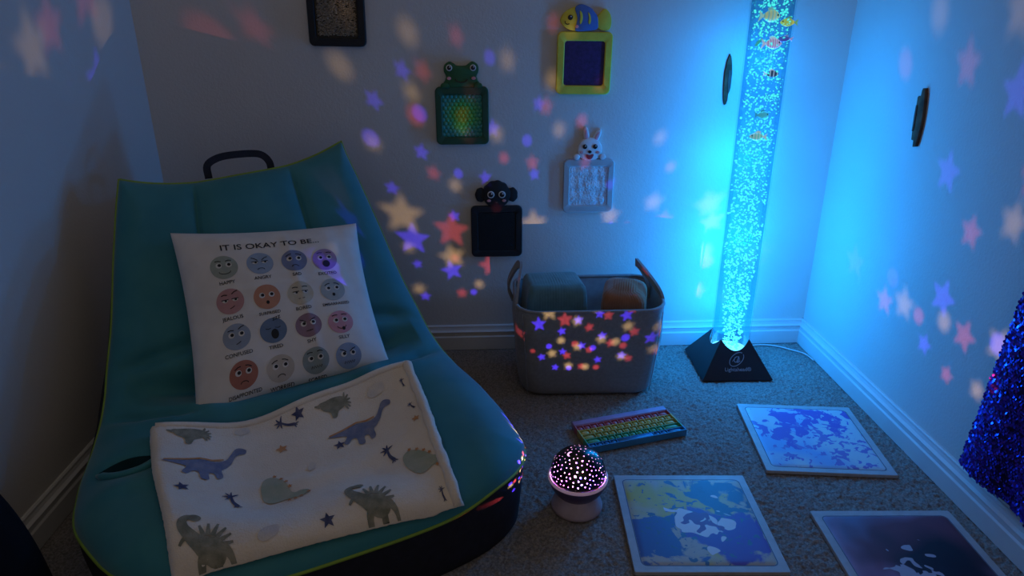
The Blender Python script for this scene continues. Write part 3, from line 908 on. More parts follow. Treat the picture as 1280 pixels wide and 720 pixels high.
def fish_pad():
    r = pad_root('sensory_pad', 0.296, 0.877, 'yellow fish sensory pad with a dark navy sequin window', tilt=0.012)
    pad_frame(r, M_fyel, w=.153, h=.166)
    insert_grid(r, M_fins, lambda x, z: 0.009 + 0.0006 * math.sin(900 * x) * math.sin(900 * z), n=50)
    body = smooth_closed([(-.070, .112), (-.060, .131), (-.038, .144), (-.010, .149), (.014, .140), (.030, .122), (.034, .102), (.020, .088), (-.010, .084), (-.040, .086), (-.060, .096)], 5)
    hd = piece('fish_body', body, 0, -.013, M_fyel, r, .003)
    piece('tail_fin', smooth_closed([(.026, .112), (.040, .134), (.052, .142), (.066, .128), (.070, .108), (.066, .090), (.048, .086), (.032, .094)], 4), 0, -.011, M_fyel, r, .002)
    band = smooth_closed([(-.032, .142), (-.020, .152), (-.006, .151), (.012, .143), (.022, .133), (.030, .122), (.033, .104), (.030, .090), (.0, .085), (-.028, .085), (-.027, .100), (-.025, .120)], 4)
    piece('blue_back', band, -.002, -.0148, M_fblue, r, .0015)
    piece('stripe', smooth_closed([(-.019, .136), (-.012, .130), (-.010, .115), (-.014, .103), (-.018, .105), (-.017, .120)], 3), -.0148, -.0158, M_fyel, r, .0003)
    piece('stripe', smooth_closed([(.004, .132), (.010, .126), (.013, .112), (.010, .102), (.006, .106), (.007, .118)], 3), -.0148, -.0158, M_fyel, r, .0003)
    eye(hd, -.044, .119, -.013, .0068, False)
    piece('smile', ribbon([(-.058, .110), (-.057, .104), (-.051, .101), (-.046, .103)], .0022), -.013, -.0140, M_pupil, hd, 0.0)
    piece('cheek', ellipse(-.025, .096, .0048, .0042, 14), -.0148, -.0158, M_pink, hd, .0003)
fish_pad()

def chenille_pad():
    r = pad_root('sensory_pad', -0.376, 1.004, 'black framed sensory pad with a grey shaggy window, highest above the teal chair', tilt=0.02)
    pad_frame(r, M_black, w=.152, h=.162)
    insert_grid(r, M_chenb, lambda x, z: 0.004, name='backing_cloth', n=4)
    rng = random.Random(4)
    V, Fc = [], []
    for k in range(1500):
        x = rng.uniform(-.050, .050); z = rng.uniform(-.053, .053)
        a = rng.gauss(0, .5); l = rng.uniform(.005, .009)
        y0 = -.0045 - rng.uniform(0, .004)
        pts = [(x - l / 2 * math.cos(a), y0, z - l / 2 * math.sin(a)), (x, y0 - .0035, z), (x + l / 2 * math.cos(a), y0, z + l / 2 * math.sin(a))]
        v, f = tube(pts, [.0009, .0013, .0009], 5)
        o = len(V); V += v; Fc += [tuple(o + i for i in q) for q in f]
    tag(mesh_obj('chenille_loops', V, Fc, M_chen, r), kind='stuff')
chenille_pad()

# two slim bowed wooden pieces fixed flat on the walls
M_wood = mat('dark_wood', (0.15, 0.085, 0.05), 0.85, spec=.15, var=(40.0, (0.08, 0.045, 0.027), 0.7), bump=(120.0, 0.3, 0.002))
M_woodin = mat('grey_felt', (0.09, 0.075, 0.065), 0.9, bump=(300.0, 0.6, 0.003))
def slim_piece(loc, yaw, outline, inset, label, mirror, wk):
    r = empty('wall_ornament', loc, (0, 0, yaw))
    tag(r, label, 'wall ornament')
    k = -1 if mirror else 1
    piece('wooden_body', [(k * x * wk, z) for x, z in outline], 0, -.008, M_wood, r, .002)
    piece('felt_inset', [(k * x * .97 * wk, z * .97) for x, z in inset], -.007, -.0100, M_woodin, r, .001)
slim_piece((0.708, BACK_Y, 0.832), 0.0,
    [(-.0001, .0692), (.0055, .0618), (.0106, .041), (.0141, .017), (.014, -.0224), (.0118, -.0316), (.0081, -.0408), (.0083, -.0562), (.0042, -.0686), (-.0014, -.0701), (-.0063, -.0561), (-.0102, -.0223), (-.0115, .0171), (-.0073, .05)],
    [(.0002, .0261), (.0110, .0261), (.0122, .017), (.0122, -.0224), (.0105, -.0322), (.0045, -.0377), (.0003, -.0071)],
    'slim dark bowed wooden piece on the back wall beside the bubble tube', False, .85)
slim_piece((RIGHT_X, 1.610, 0.777), -PI / 2,
    [(.0239, .0654), (.0123, .0665), (.0047, .0535), (-.0012, .0347), (-.0063, .0102), (-.0087, -.0148), (-.0075, -.0406), (-.0026, -.0673), (.0138, -.0702), (.0164, -.056), (.0289, -.0552), (.033, -.0382), (.04, .0158), (.0428, .0439), (.0391, .0471), (.0268, .0484), (.0265, .0596)],
    [(.0320, -.0360), (.0370, -.0022), (.0390, .0262), (.0320, .027), (.0260, -.0114), (.0254, -.0342)],
    'slim dark stepped wooden piece alone on the right wall', True, .68)

# ================================================================== fabric basket
M_bask = mat('basket_canvas', (0.275, 0.275, 0.28), 0.9, var=(120.0, (0.235, 0.235, 0.24), 0.6), bump=(700.0, 0.4, 0.001), sheen=0.2, spec=0.2)
M_baskin = mat('basket_lining', (0.34, 0.37, 0.40), 0.9, var=(60.0, (0.30, 0.33, 0.36), 0.5))
def make_basket():
    r = empty('fabric_basket', (0.297, 1.805, 0))
    tag(r, 'grey canvas storage basket with two handles by the back wall', 'basket')
    def ring(f, inset=0.0, z=None):
        w = .375 + .037 * f - 2 * inset; d = .235 + .035 * f - 2 * inset
        bulge = .012 * math.sin(PI * f)
        pts = rrect(w + bulge, d + bulge, .060 - inset * .8, 8)
        zz = .268 * f if z is None else z
        out = []
        for x, y in pts:
            wob = .0035 * math.sin(13 * x + 5 * f) * math.sin(9 * y + 7 * f)
            sag = (.006 * (1 - (2 * x / w) ** 2) if f > .9 else 0.0)
            out.append((x + wob, y + wob, zz - sag * (1 if y < 0 else .3)))
        return out
    rings = [ring(0, .012, 0.001), ring(0, .003, .006)] + [ring(f) for f in np.linspace(.06, 1, 14)]
    V, Fc = loft(rings, True, False)
    mesh_obj('outer_wall', V, Fc, M_bask, r)
    rings = [ring(f, .006, .02 + .246 * f) for f in np.linspace(1, 0.0, 8)]
    V, Fc = loft(rings, False, True)
    mesh_obj('lining', V, Fc, M_baskin, r)
    rim = [((a[0] + b[0]) / 2, (a[1] + b[1]) / 2, a[2]) for a, b in zip(ring(1.0), ring(1.0, .006))]
    V, Fc = tube(rim, .0052, 8, closed=True)
    mesh_obj('rim_binding', V, Fc, M_bask, r)
    for sx, pts in ((-1, [(-.196, -.085, .225), (-.203, -.080, .262), (-.196, -.055, .318), (-.186, -.012, .352), (-.194, .024, .346), (-.214, .048, .300), (-.218, .060, .262), (-.206, .064, .225)]),
                    (1, [(.198, -.062, .225), (.206, -.058, .262), (.196, -.045, .290), (.168, .000, .325), (.150, .040, .342), (.160, .062, .325), (.190, .066, .270), (.196, .066, .225)])):
        path = smooth_open(pts, 5)
        rings = []
        for i, p in enumerate(path):
            d = np.array(path[min(i + 1, len(path) - 1)]) - np.array(path[max(i - 1, 0)]); d /= np.linalg.norm(d)
            side = np.array([1.0, 0, 0.0]); side -= d * (side @ d); side /= np.linalg.norm(side)
            nn = np.cross(d, side)
            rings.append([tuple(np.array(p) + side * a * .0035 + nn * b * .011) for a, b in ((-1, -1), (1, -1), (1, 1), (-1, 1))])
        V, Fc = loft(rings)
        o = mesh_obj('handle', V, Fc, M_bask, r)
        flat_shade_angle(o, 40)
    # corner seams
    for sx in (-1, 1):
        V, Fc = tube([(sx * (.172 + .018 * f), -(.112 + .018 * f) - .006 * math.sin(PI * f), .268 * f) for f in np.linspace(.04, .97, 12)], .0012, 5)
        mesh_obj('seam', V, Fc, M_bask, r)
make_basket()

M_tealc = mat('teal_corduroy', (0.12, 0.235, 0.24), 0.9, sheen=0.3, spec=0.15)
M_browc = mat('rust_corduroy', (0.34, 0.15, 0.075), 0.9, sheen=0.3, spec=0.15)
def ribbed_block(name, w, d, h, rr, m, ribs_axis, pitch, taper, loc, rot, label, crown=0.012):
    """soft block whose top and sides carry corduroy ribs"""
    r = empty(name, loc, rot); tag(r, label, 'cushion', 'cushions in the basket')
    def P(x, y, f):
        return x, y
    n = 14
    rings = []
    fs = [0, .04, .12] + list(np.linspace(.2, .86, 20)) + [.92, .96, .99, 1.0]
    for f in fs:
        ins = rr * (1 - math.sqrt(max(0, 1 - max(0, (f - .88) / .12) ** 2))) + rr * .6 * (1 - math.sqrt(max(0, 1 - max(0, (.10 - f) / .10) ** 2)))
        k = 1 - taper * f
        pts = rrect(w * k - 2 * ins, d * k - 2 * ins, rr, 10)
        dense = []
        for i in range(len(pts)):
            a = np.array(pts[i]); b = np.array(pts[(i + 1) % len(pts)])
            m_ = max(1, int(np.linalg.norm(a - b) / .0022))
            for q in range(m_): dense.append(tuple(a + (b - a) * q / m_))
        rings.append((f, dense))
    # resample every ring to the same count by angle
    N = 220
    out = []
    for f, dense in rings:
        D_ = np.array(dense + [dense[0]])
        L_ = np.r_[0, np.cumsum(np.linalg.norm(np.diff(D_, axis=0), axis=1))]
        q = np.linspace(0, L_[-1], N, endpoint=False)
        X = np.interp(q, L_, D_[:, 0]); Y = np.interp(q, L_, D_[:, 1])
        out.append([(X[i], Y[i], h * f) for i in range(N)])
    # close the crown with shrinking rings
    last = out[-1]
    for k in np.linspace(.92, .04, 22):
        out.append([(x * k, y * k, h + crown * (1 - k * k)) for x, y, z in last])
    V, Fc = loft(out, True, True)
    V = np.array(V)
    c = np.array([0, 0, h * .5])
    nrm = V - c; nrm[:, 2] *= .8
    nrm /= np.linalg.norm(nrm, axis=1, keepdims=True)
    ax = {'x': V[:, 0], 'y': V[:, 1], 'z': V[:, 2]}[ribs_axis]
    V = V + nrm * (0.0016 * np.abs(np.sin(PI * ax / pitch)))[:, None]
    mesh_obj('corduroy_cover', V, Fc, m, r)
    return r
ribbed_block('cushion_block', .184, .170, .278, .014, M_tealc, 'x', .0075, .10, (.209, 1.822, .021), (math.radians(-4), 0, math.radians(3)), 'teal corduroy block cushion in the left half of the basket', .005)
ribbed_block('cushion_block', .128, .140, .278, .024, M_browc, 'x', .0065, .05, (.399, 1.800, .021), (math.radians(4), math.radians(2), math.radians(-14)), 'rust brown corduroy block cushion in the right half of the basket', .014)

# ================================================================== bubble tube lamp
TX, TY = 0.750, 1.850
T_R = 0.0565
M_tbase = mat('lamp_base_black', (0.012, 0.010, 0.014), 0.38, var=(20.0, (0.009, 0.008, 0.011), 0.4))
M_tube = clear_mat('clear_acrylic', (0.97, 0.99, 1.0), 0.02, 0.05)
M_logo = mat('logo_grey', (0.30, 0.30, 0.34), 0.5)
M_cap = mat('lamp_cap_black', (0.015, 0.015, 0.018), 0.4)

def water_mat():
    """glowing column: light scattered by the fizzing water, strongest near the diodes at the foot"""
    m = bpy.data.materials.new('lit_water')
    nt, N, L, p = nodes_of(m)
    N.remove(p)
    out = N['Material Output']
    tc = N.new('ShaderNodeTexCoord'); sp = N.new('ShaderNodeSeparateXYZ'); L.new(tc.outputs['Object'], sp.inputs[0])
    r = N.new('ShaderNodeMapRange'); r.inputs['From Min'].default_value = 0.08; r.inputs['From Max'].default_value = 1.15; r.inputs['To Min'].default_value = 1.0; r.inputs['To Max'].default_value = 0.10
    L.new(sp.outputs['Z'], r.inputs['Value'])
    pw = N.new('ShaderNodeMath'); pw.operation = 'POWER'; pw.inputs[1].default_value = 1.6; L.new(r.outputs[0], pw.inputs[0])
    mu = N.new('ShaderNodeMath'); mu.operation = 'MULTIPLY'; mu.inputs[1].default_value = TUBE_WATER; L.new(pw.outputs[0], mu.inputs[0])
    em = N.new('ShaderNodeEmission'); em.inputs['Color'].default_value = (0.006, 0.30, 1.0, 1); L.new(mu.outputs[0], em.inputs['Strength'])
    tr = N.new('ShaderNodeBsdfTransparent'); tr.inputs['Color'].default_value = (0.75, 0.95, 1.0, 1)
    ms = N.new('ShaderNodeMixShader'); ms.inputs['Fac'].default_value = 0.22
    L.new(tr.outputs[0], ms.inputs[1]); L.new(em.outputs[0], ms.inputs[2])
    L.new(ms.outputs[0], out.inputs['Surface'])
    return m
def bubble_mat():
    m = bpy.data.materials.new('lit_bubbles')
    nt, N, L, p = nodes_of(m)
    N.remove(p)
    out = N['Material Output']
    tc = N.new('ShaderNodeTexCoord'); sp = N.new('ShaderNodeSeparateXYZ'); L.new(tc.outputs['Object'], sp.inputs[0])
    r = N.new('ShaderNodeMapRange'); r.inputs['From Min'].default_value = 0.08; r.inputs['From Max'].default_value = 0.65; r.inputs['To Min'].default_value = 2.8; r.inputs['To Max'].default_value = 1.6
    L.new(sp.outputs['Z'], r.inputs['Value'])
    lw = N.new('ShaderNodeLayerWeight'); lw.inputs['Blend'].default_value = 0.35
    cr = N.new('ShaderNodeValToRGB')
    cr.color_ramp.elements[0].position = 0.1; cr.color_ramp.elements[0].color = (0.10, 0.95, 0.78, 1)
    cr.color_ramp.elements[1].position = 0.75; cr.color_ramp.elements[1].color = (0.0, 0.12, 0.30, 1)
    L.new(lw.outputs['Facing'], cr.inputs['Fac'])
    em = N.new('ShaderNodeEmission'); L.new(cr.outputs[0], em.inputs['Color']); L.new(r.outputs[0], em.inputs['Strength'])
    tr = N.new('ShaderNodeBsdfTransparent')
    ms = N.new('ShaderNodeMixShader'); ms.inputs['Fac'].default_value = 0.6
    L.new(tr.outputs[0], ms.inputs[1]); L.new(em.outputs[0], ms.inputs[2])
    L.new(ms.outputs[0], out.inputs['Surface'])
    m.cycles.emission_sampling = 'NONE'
    return m

def make_tower():
    r = empty('bubble_tube_lamp', (TX, TY, 0), (0, 0, math.radians(-1.5)))
    tag(r, 'tall clear bubble tube lamp glowing cyan on a black pyramid base', 'lamp')
    # pyramid base with a scalloped socket: the four ribs rise into points around the tube
    n = 96
    def sq(a, half):
        c, s = math.cos(a), math.sin(a)
        k = half / max(abs(c), abs(s))
        return c * k, s * k
    B0, TOP = 0.104, 0.172
    angs = [2 * PI * i / n for i in range(n)]
    rings = []
    rings.append([(*sq(a, B0 - .004), 0.0) for a in angs])
    rings.append([(*sq(a, B0), 0.004) for a in angs])
    rs = T_R + 0.0022
    def ztop(a):
        half = rs * max(abs(math.cos(a)), abs(math.sin(a)))       # half side of the square through this point of the socket
        return TOP * (1 - half / B0) * 1.05
    for f in (.25, .5, .75):
        rr = []
        for a in angs:
            x0, y0 = sq(a, B0); zt = ztop(a)
            x1, y1 = rs * math.cos(a), rs * math.sin(a)
            rr.append((x0 + (x1 - x0) * f, y0 + (y1 - y0) * f, .004 + (zt - .004) * f))
        rings.append(rr)
    rings.append([(rs * math.cos(a), rs * math.sin(a), ztop(a)) for a in angs])
    rings.append([((rs - .0015) * math.cos(a), (rs - .0015) * math.sin(a), ztop(a) - .001) for a in angs])
    rings.append([((rs - .0015) * math.cos(a), (rs - .0015) * math.sin(a), .05) for a in angs])
    V, Fc = loft(rings, True, True)
    o = mesh_obj('pyramid_base', V, Fc, M_tbase, r)
    flat_shade_angle(o, 25)
    H_T = 1.22
    prof_out = [(T_R, z) for z in (.052, .3, .6, .9, H_T)]
    V, Fc = lathe([(T_R, .052), (T_R, .35), (T_R, .7), (T_R, H_T)], 64, False, False)
    mesh_obj('acrylic_tube', V, Fc, M_tube, r)
    V, Fc = lathe([(T_R - .004, .060)] + [(T_R - .004, .060 + 1.12 * k / 20) for k in range(1, 21)], 48, False, False)
    mesh_obj('water', V, Fc, water_mat(), r)
    V, Fc = lathe([(T_R - .002, .053), (T_R - .002, .058), (.030, .0585)], 40, True, True)
    mesh_obj('diode_plate', V, Fc, mat('diode_plate_white', (.6, .7, .75), .4, emit=((.25, .9, 1.0), 1.6)), r)
    V, Fc = lathe([(T_R + .003, H_T - .012), (T_R + .003, H_T + .01), (T_R - .01, H_T + .014)], 48, True, True)
    mesh_obj('top_cap', V, Fc, M_cap, r)
    # bubbles
    rng = random.Random(11)
    bm = bmesh.new(); bmesh.ops.create_icosphere(bm, subdivisions=1, radius=1.0)
    bv = [tuple(v.co) for v in bm.verts]; bf = [tuple(v.index for v in f.verts) for f in bm.faces]; bm.free()
    bv = np.array(bv)
    V, Fc = [], []
    zz = 0.075
    cnt = 0
    while cnt < 2600:
        z = .066 + 1.08 * rng.random()
        low = max(0.0, 1 - (z - .07) / .30)
        q = math.sqrt(rng.random()); a = rng.uniform(0, 2 * PI)
        rad = (T_R - .0075) * q * (1 - .45 * low)
        cx, cy = rad * math.cos(a) + .004 * low, rad * math.sin(a)
        s = rng.choice((.0013, .0017, .0023, .0030, .0037)) * rng.uniform(.8, 1.2)
        if z < .35 and rng.random() < .0: continue
        sc = np.array([s * rng.uniform(.8, 1.5), s * rng.uniform(.8, 1.5), s * rng.uniform(.6, 1.2)])
        rot = np.array(Euler((rng.uniform(-.8, .8), rng.uniform(-.8, .8), rng.uniform(0, 6))).to_matrix())
        pts = (bv * sc) @ rot.T + np.array([cx, cy, z])
        o = len(V); V += [tuple(p) for p in pts]; Fc += [tuple(o + i for i in f) for f in bf]
        cnt += 1
    tag(mesh_obj('bubbles', V, Fc, bubble_mat(), r), kind='stuff')
    # emblem and lettering on the front face of the pyramid
    slope_h = TOP * 1.05
    ang = math.atan2(slope_h, B0)                     # steepness of a face
    def face_pt(x, y, lift):                          # x across, y up the face
        yy = -B0 + y * math.cos(ang); z = .004 + y * math.sin(ang)
        return np.array([x, yy - lift * math.sin(ang), z + lift * math.cos(ang)])
    def on_face(name, polys, cx, cy):
        V, Fc = [], []
        for poly in polys:
            if isinstance(poly, tuple): v2, f2 = poly
            else: v2, f2 = fill(poly, None)
            o = len(V); V += [face_pt(cx + x, cy + y, .0006) for x, y in v2]; Fc += [tuple(o + i for i in f) for f in f2]
        return mesh_obj(name, V, Fc, M_logo, r, smooth=False)
    def ring_poly(rx, ry, rot, w, a0=0.0, a1=2 * PI):
        c, s = math.cos(rot), math.sin(rot)
        pts = [(rx * math.cos(t), ry * math.sin(t)) for t in np.linspace(a0, a1, 40)]
        return ribbon([(c * x - s * y, s * x + c * y) for x, y in pts], w)
    emb = [ring_poly(.0255, .0150, .72, .0022, .15, 6.1), ring_poly(.0092, .0062, .9, .0022, .5, 6.6), ribbon(smooth_open([(.0075, .0085), (.002, -.002), (.0, -.008), (.0045, -.0085), (.0100, -.004)], 4), .0022), ribbon([(-.0135, -.0065), (-.009, -.001), (-.004, .0065)], .0016)]
    on_face('emblem', emb, .000, .062)
    tv, tf = text_mesh('Lightahead®', .0155)
    on_face('brand_lettering', [(tv, tf)], .002, .032)
    # diodes in the socket throw light up the column
    ld = bpy.data.lights.new('tube_diodes', 'POINT'); ld.energy = TUBE_LED * .7; ld.color = (0.006, 0.305, 1.0); ld.shadow_soft_size = 0.03
    lo = bpy.data.objects.new('tube_diodes', ld); COL.objects.link(lo); lo.parent = r; lo.location = (0, 0, .16)
    for z, k in ((.38, .9), (.62, .7), (.88, .5)):         # the fizzing water carries that light up the tube
        l2 = ld.copy(); l2.energy = TUBE_LED * k
        lo = bpy.data.objects.new('tube_glow', l2); COL.objects.link(lo); lo.parent = r; lo.location = (0, 0, z)
    return r
make_tower()

# toy fish drifting in the tube
def toy_fish(px, py, z, size, heading, roll, c1, c2, label, stripes=0):
    r = empty('toy_fish', (TX + px, TY + py, z), (roll, 0, heading))
    tag(r, label, 'toy fish', 'toy fish in the bubble tube')
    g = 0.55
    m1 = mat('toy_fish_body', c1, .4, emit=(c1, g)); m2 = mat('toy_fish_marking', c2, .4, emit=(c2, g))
    n = 14
    rings = []
    for k in range(n + 1):
        t = k / n
        x = (t - .5) * size
        hgt = .30 * size * math.sin(PI * min(1, t * .93 + .05)) ** .75
        wid = hgt * .42
        rings.append([(x, wid * math.cos(a), hgt * math.sin(a)) for a in np.linspace(0, 2 * PI, 12, endpoint=False)])
    V, Fc = loft(rings)
    fm = [(1 if stripes and ((i // 12) % stripes == 0) else 0) for i in range(len(Fc))]
    b = mesh_obj('fish_body', V, Fc, [m1, m2], r, True, fm)
    piece('tail_fin', [(-size * .46, 0), (-size * .78, size * .26), (-size * .70, 0), (-size * .78, -size * .26)], .0008, -.0008, m2, r, 0.0)
    piece('back_fin', [(-size * .25, size * .24), (size * .15, size * .27), (-size * .10, size * .44), (-size * .32, size * .36)], .0007, -.0007, m2, r, 0.0)
    for sy in (-1, 1):
        piece('eye', ellipse(size * .30, size * .06, size * .05, size * .05, 12), sy * size * .085 + .0006, sy * size * .085 - .0006, M_pupil, r, 0.0)
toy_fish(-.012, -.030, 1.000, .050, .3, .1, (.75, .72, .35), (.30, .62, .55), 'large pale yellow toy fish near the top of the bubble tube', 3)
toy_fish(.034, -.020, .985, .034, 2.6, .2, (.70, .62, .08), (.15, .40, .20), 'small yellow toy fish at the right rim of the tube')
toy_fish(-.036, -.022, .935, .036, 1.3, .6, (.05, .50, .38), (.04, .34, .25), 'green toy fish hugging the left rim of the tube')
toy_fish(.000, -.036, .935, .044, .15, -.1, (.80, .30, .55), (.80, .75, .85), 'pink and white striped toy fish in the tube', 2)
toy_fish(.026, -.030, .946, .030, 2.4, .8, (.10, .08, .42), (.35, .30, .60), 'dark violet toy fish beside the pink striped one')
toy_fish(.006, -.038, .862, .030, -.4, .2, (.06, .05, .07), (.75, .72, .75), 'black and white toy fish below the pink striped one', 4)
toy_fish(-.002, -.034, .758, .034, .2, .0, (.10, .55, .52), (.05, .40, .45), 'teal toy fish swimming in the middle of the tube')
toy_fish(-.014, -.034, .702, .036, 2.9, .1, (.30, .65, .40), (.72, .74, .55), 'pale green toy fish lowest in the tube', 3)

# power cord of the tube along the baseboard
V, Fc = tube([(a, b, .004) for a, b in smooth_open([(.845, 1.955), (.875, 1.972), (.915, 1.975), (.955, 1.962), (.990, 1.935), (1.020, 1.905), (1.028, 1.86)], 6)], .0022, 6)
o = mesh_obj('power_cord', V, Fc, mat('cord_white', (.62, .62, .62), .5))
tag(o, 'thin white power cord curling from the bubble tube into the corner', 'cord')

# ================================================================== star projector
HOLES = [ (-0.042,0.966,0.257,'s',2.9),(0.104,0.973,0.207,'s',1.9),(0.204,0.941,0.270,'s',2.0),(0.351,0.924,0.155,'s',1.9),(0.234,0.968,0.096,'s',1.9),(0.024,0.995,0.101,'d',1.2),(0.114,0.992,0.058,'s',1.7),(-0.022,1.000,0.021,'s',1.8),(0.069,0.996,-0.058,'s',1.7),(0.158,0.985,-0.066,'d',1.1),(0.334,0.943,-0.010,'s',1.7),(0.462,0.887,0.013,'s',1.8),(0.463,0.847,0.260,'s',2.3),(0.324,0.900,0.293,'s',1.9),(0.585,0.805,0.101,'s',2.2),(0.473,0.872,0.124,'d',1.4),(0.302,0.950,0.075,'d',1.2),(-0.418,0.873,0.252,'s',3.6),(-0.303,0.942,0.141,'s',2.6),(-0.412,0.691,0.594,'s',1.5),(-0.088,0.697,0.712,'d',0.9),(0.047,0.764,0.643,'s',1.3),(-0.332,0.790,0.516,'s',1.5),(-0.234,0.846,0.479,'d',0.9),(-0.441,0.801,0.405,'s',1.4),(-0.144,0.867,0.476,'s',1.5),(0.031,0.872,0.489,'s',1.4),(-0.271,0.897,0.349,'s',1.4),(-0.417,0.895,0.159,'s',1.2),(-0.402,0.915,0.027,'s',1.3),(-0.226,0.973,0.049,'d',0.8),(-0.102,0.796,0.596,'s',1.5),(-0.658,0.539,0.526,'s',1.8),(-0.833,0.249,0.493,'s',2.2),(0.877,0.152,0.455,'s',2.4),(0.817,0.007,0.576,'s',2.4),(0.987,0.126,0.104,'s',1.8),(0.973,-0.100,0.210,'d',1.4),(-0.847,0.105,0.520,'d',0.8),(0.967,0.096,0.234,'s',2.8),(0.701,0.246,0.669,'s',2.4),(-0.322,0.678,0.661,'s',1.4),(-0.309,0.740,0.597,'d',1.2),(-0.452,0.728,0.516,'d',1.3),(0.886,0.434,0.161,'s',2.6),(0.937,0.286,0.198,'d',1.4),(0.305,0.843,0.443,'d',0.9),(0.008,0.820,0.572,'d',1.0),(-0.791,0.341,0.508,'s',2.8),(-0.711,0.515,0.479,'d',1.8),(0.658,0.433,0.616,'d',1.4),(-0.234,-0.854,0.465,'d',2.3),(-0.051,-0.898,0.437,'d',1.5) ]
PX, PY, PZ, DOME_R = 0.200, 1.220, 0.088, 0.0595
M_pbase = mat('projector_base_pink', (0.50, 0.40, 0.46), 0.5)
M_pbowl = mat('projector_bowl_purple', (0.085, 0.060, 0.14), 0.35)
M_dome = mat('dome_black', (0.004, 0.004, 0.005), 0.25)
def film_mat():
    """clear inner shell of the dome, lit from within"""
    m = bpy.data.materials.new('lit_clear_shell')
    nt, N, L, p = nodes_of(m)
    N.remove(p)
    out = N['Material Output']
    em = N.new('ShaderNodeEmission'); em.inputs['Color'].default_value = (1.0, 0.55, 0.85, 1); em.inputs['Strength'].default_value = 1.35
    tr = N.new('ShaderNodeBsdfTransparent')
    ms = N.new('ShaderNodeMixShader'); ms.inputs['Fac'].default_value = 0.35
    L.new(tr.outputs[0], ms.inputs[1]); L.new(em.outputs[0], ms.inputs[2]); L.new(ms.outputs[0], out.inputs['Surface'])
    m.cycles.emission_sampling = 'NONE'
    return m
def make_projector():
    r = empty('star_projector', (PX, PY, 0))
    tag(r, 'star projector night light with a pierced black dome on a pink base', 'night light')
    V, Fc = lathe([(.050, 0), (.0555, .003), (.0555, .010), (.051, .022), (.046, .036), (.043, .046)], 56)
    mesh_obj('base', V, Fc, M_pbase, r)
    V, Fc = lathe([(.030, .034), (.043, .038), (.053, .050), (.0595, .062), (.0632, .0755), (.0632, .0765), (.0580, .0765), (.056, .076), (.040, .075)], 64, True, True)
    mesh_obj('bowl', V, Fc, M_pbowl, r)
    V, Fc = lathe([(.0602, .0765), (.0638, .0765), (.0646, .0785), (.0644, .0815), (.0630, .0830), (.0602, .0830), (.0602, .0765)], 64, False, False)
    mesh_obj('glowing_rim', V, Fc, mat('rim_clear_pink', (.6, .45, .6), .2, emit=((1.0, .65, .95), .10)), r)
    # pierced dome
    rng = random.Random(21)
    holes = [(Vector(h[:3]).normalized(), h[3], h[4] * .001) for h in HOLES]
    def far(d, rad, gap=.0012):
        return all((d - q[0]).length * DOME_R > rad + q[2] + gap for q in holes)
    # marks that face into the room: a crescent, small stars and dots
    def dirv(az, el):
        return Vector((math.cos(el) * math.cos(az), math.cos(el) * math.sin(az), math.sin(el)))
    cres = dirv(math.radians(205), math.radians(68))
    if far(cres, .0065, 0.0): holes.append((cres, 'c', .0065))
    tries = 0
    while tries < 6000:
        tries += 1
        az = rng.uniform(0, 2 * PI); el = math.asin(rng.uniform(.03, 1.0))
        d = dirv(az, el)
        if not (d.y < .05 or el > math.radians(66)): continue
        if el < math.radians(40) and d.x > .55 and d.y > -.3: continue
        rad = rng.choice((.0010, .0011, .0012, .0013, .0013, .0024)) 
        if far(d, rad, .0056): holes.append((d, 's' if rad > .002 else 'd', rad))
    polys = []
    for d, kind, rad in holes:
        e1 = Vector((0, 0, 1)).cross(d)
        if e1.length < .05: e1 = Vector((1, 0, 0)).cross(d)
        e1.normalize(); e2 = d.cross(e1)
        if kind == 's': pts = star_pts(0, 0, rad, PI / 2 + rng.uniform(-.3, .3), .46)
        elif kind == 'd': pts = ellipse(0, 0, rad, rad, 10)
        else:
            pts = [(rad * math.cos(t), rad * math.sin(t)) for t in np.linspace(PI * .62, PI * 1.75, 12)] + [(rad * .45 + rad * .80 * math.cos(t), rad * .25 + rad * .80 * math.sin(t)) for t in np.linspace(PI * 1.62, PI * .72, 10)]
        poly = []
        for x, y in pts:
            q = (d * DOME_R + e1 * x + e2 * y).normalized()
            th = math.acos(max(-1, min(1, q.z))); ph = math.atan2(q.y, q.x)
            poly.append((th * math.cos(ph), th * math.sin(ph)))
        polys.append(poly)
    TH = math.radians(97.5)
    outer = ellipse(0, 0, TH, TH, 96)
    verts = [Vector(p) for p in outer]; faces = [list(range(96))]
    for poly in polys:
        a = len(verts); verts += [Vector(p) for p in poly]; faces.append(list(range(a, a + len(poly))))
    g = np.arange(-TH, TH, .075)
    for x in g:
        for y in g:
            if math.hypot(x, y) < TH - .03: verts.append(Vector((x, y)))
    v, e, f, ov, oe, of = delaunay_2d_cdt(verts, [], faces, 1, 1e-7)
    keep = [tuple(ff) for ff, o in zip(f, of) if list(o) == [0]]
    def sph(x, y, rr):
        th = math.hypot(x, y); ph = math.atan2(y, x)
        return (rr * math.sin(th) * math.cos(ph), rr * math.sin(th) * math.sin(ph), PZ + rr * math.cos(th))
    mesh_obj('pierced_dome', [sph(x, y, DOME_R) for x, y in v], keep, M_dome, r)
    # clear shell inside it
    V, Fc = lathe([(.0587 * math.sin(t), PZ + .0587 * math.cos(t)) for t in np.linspace(TH, .02, 24)], 56, False, True)
    mesh_obj('clear_shell', V, Fc, film_mat(), r)
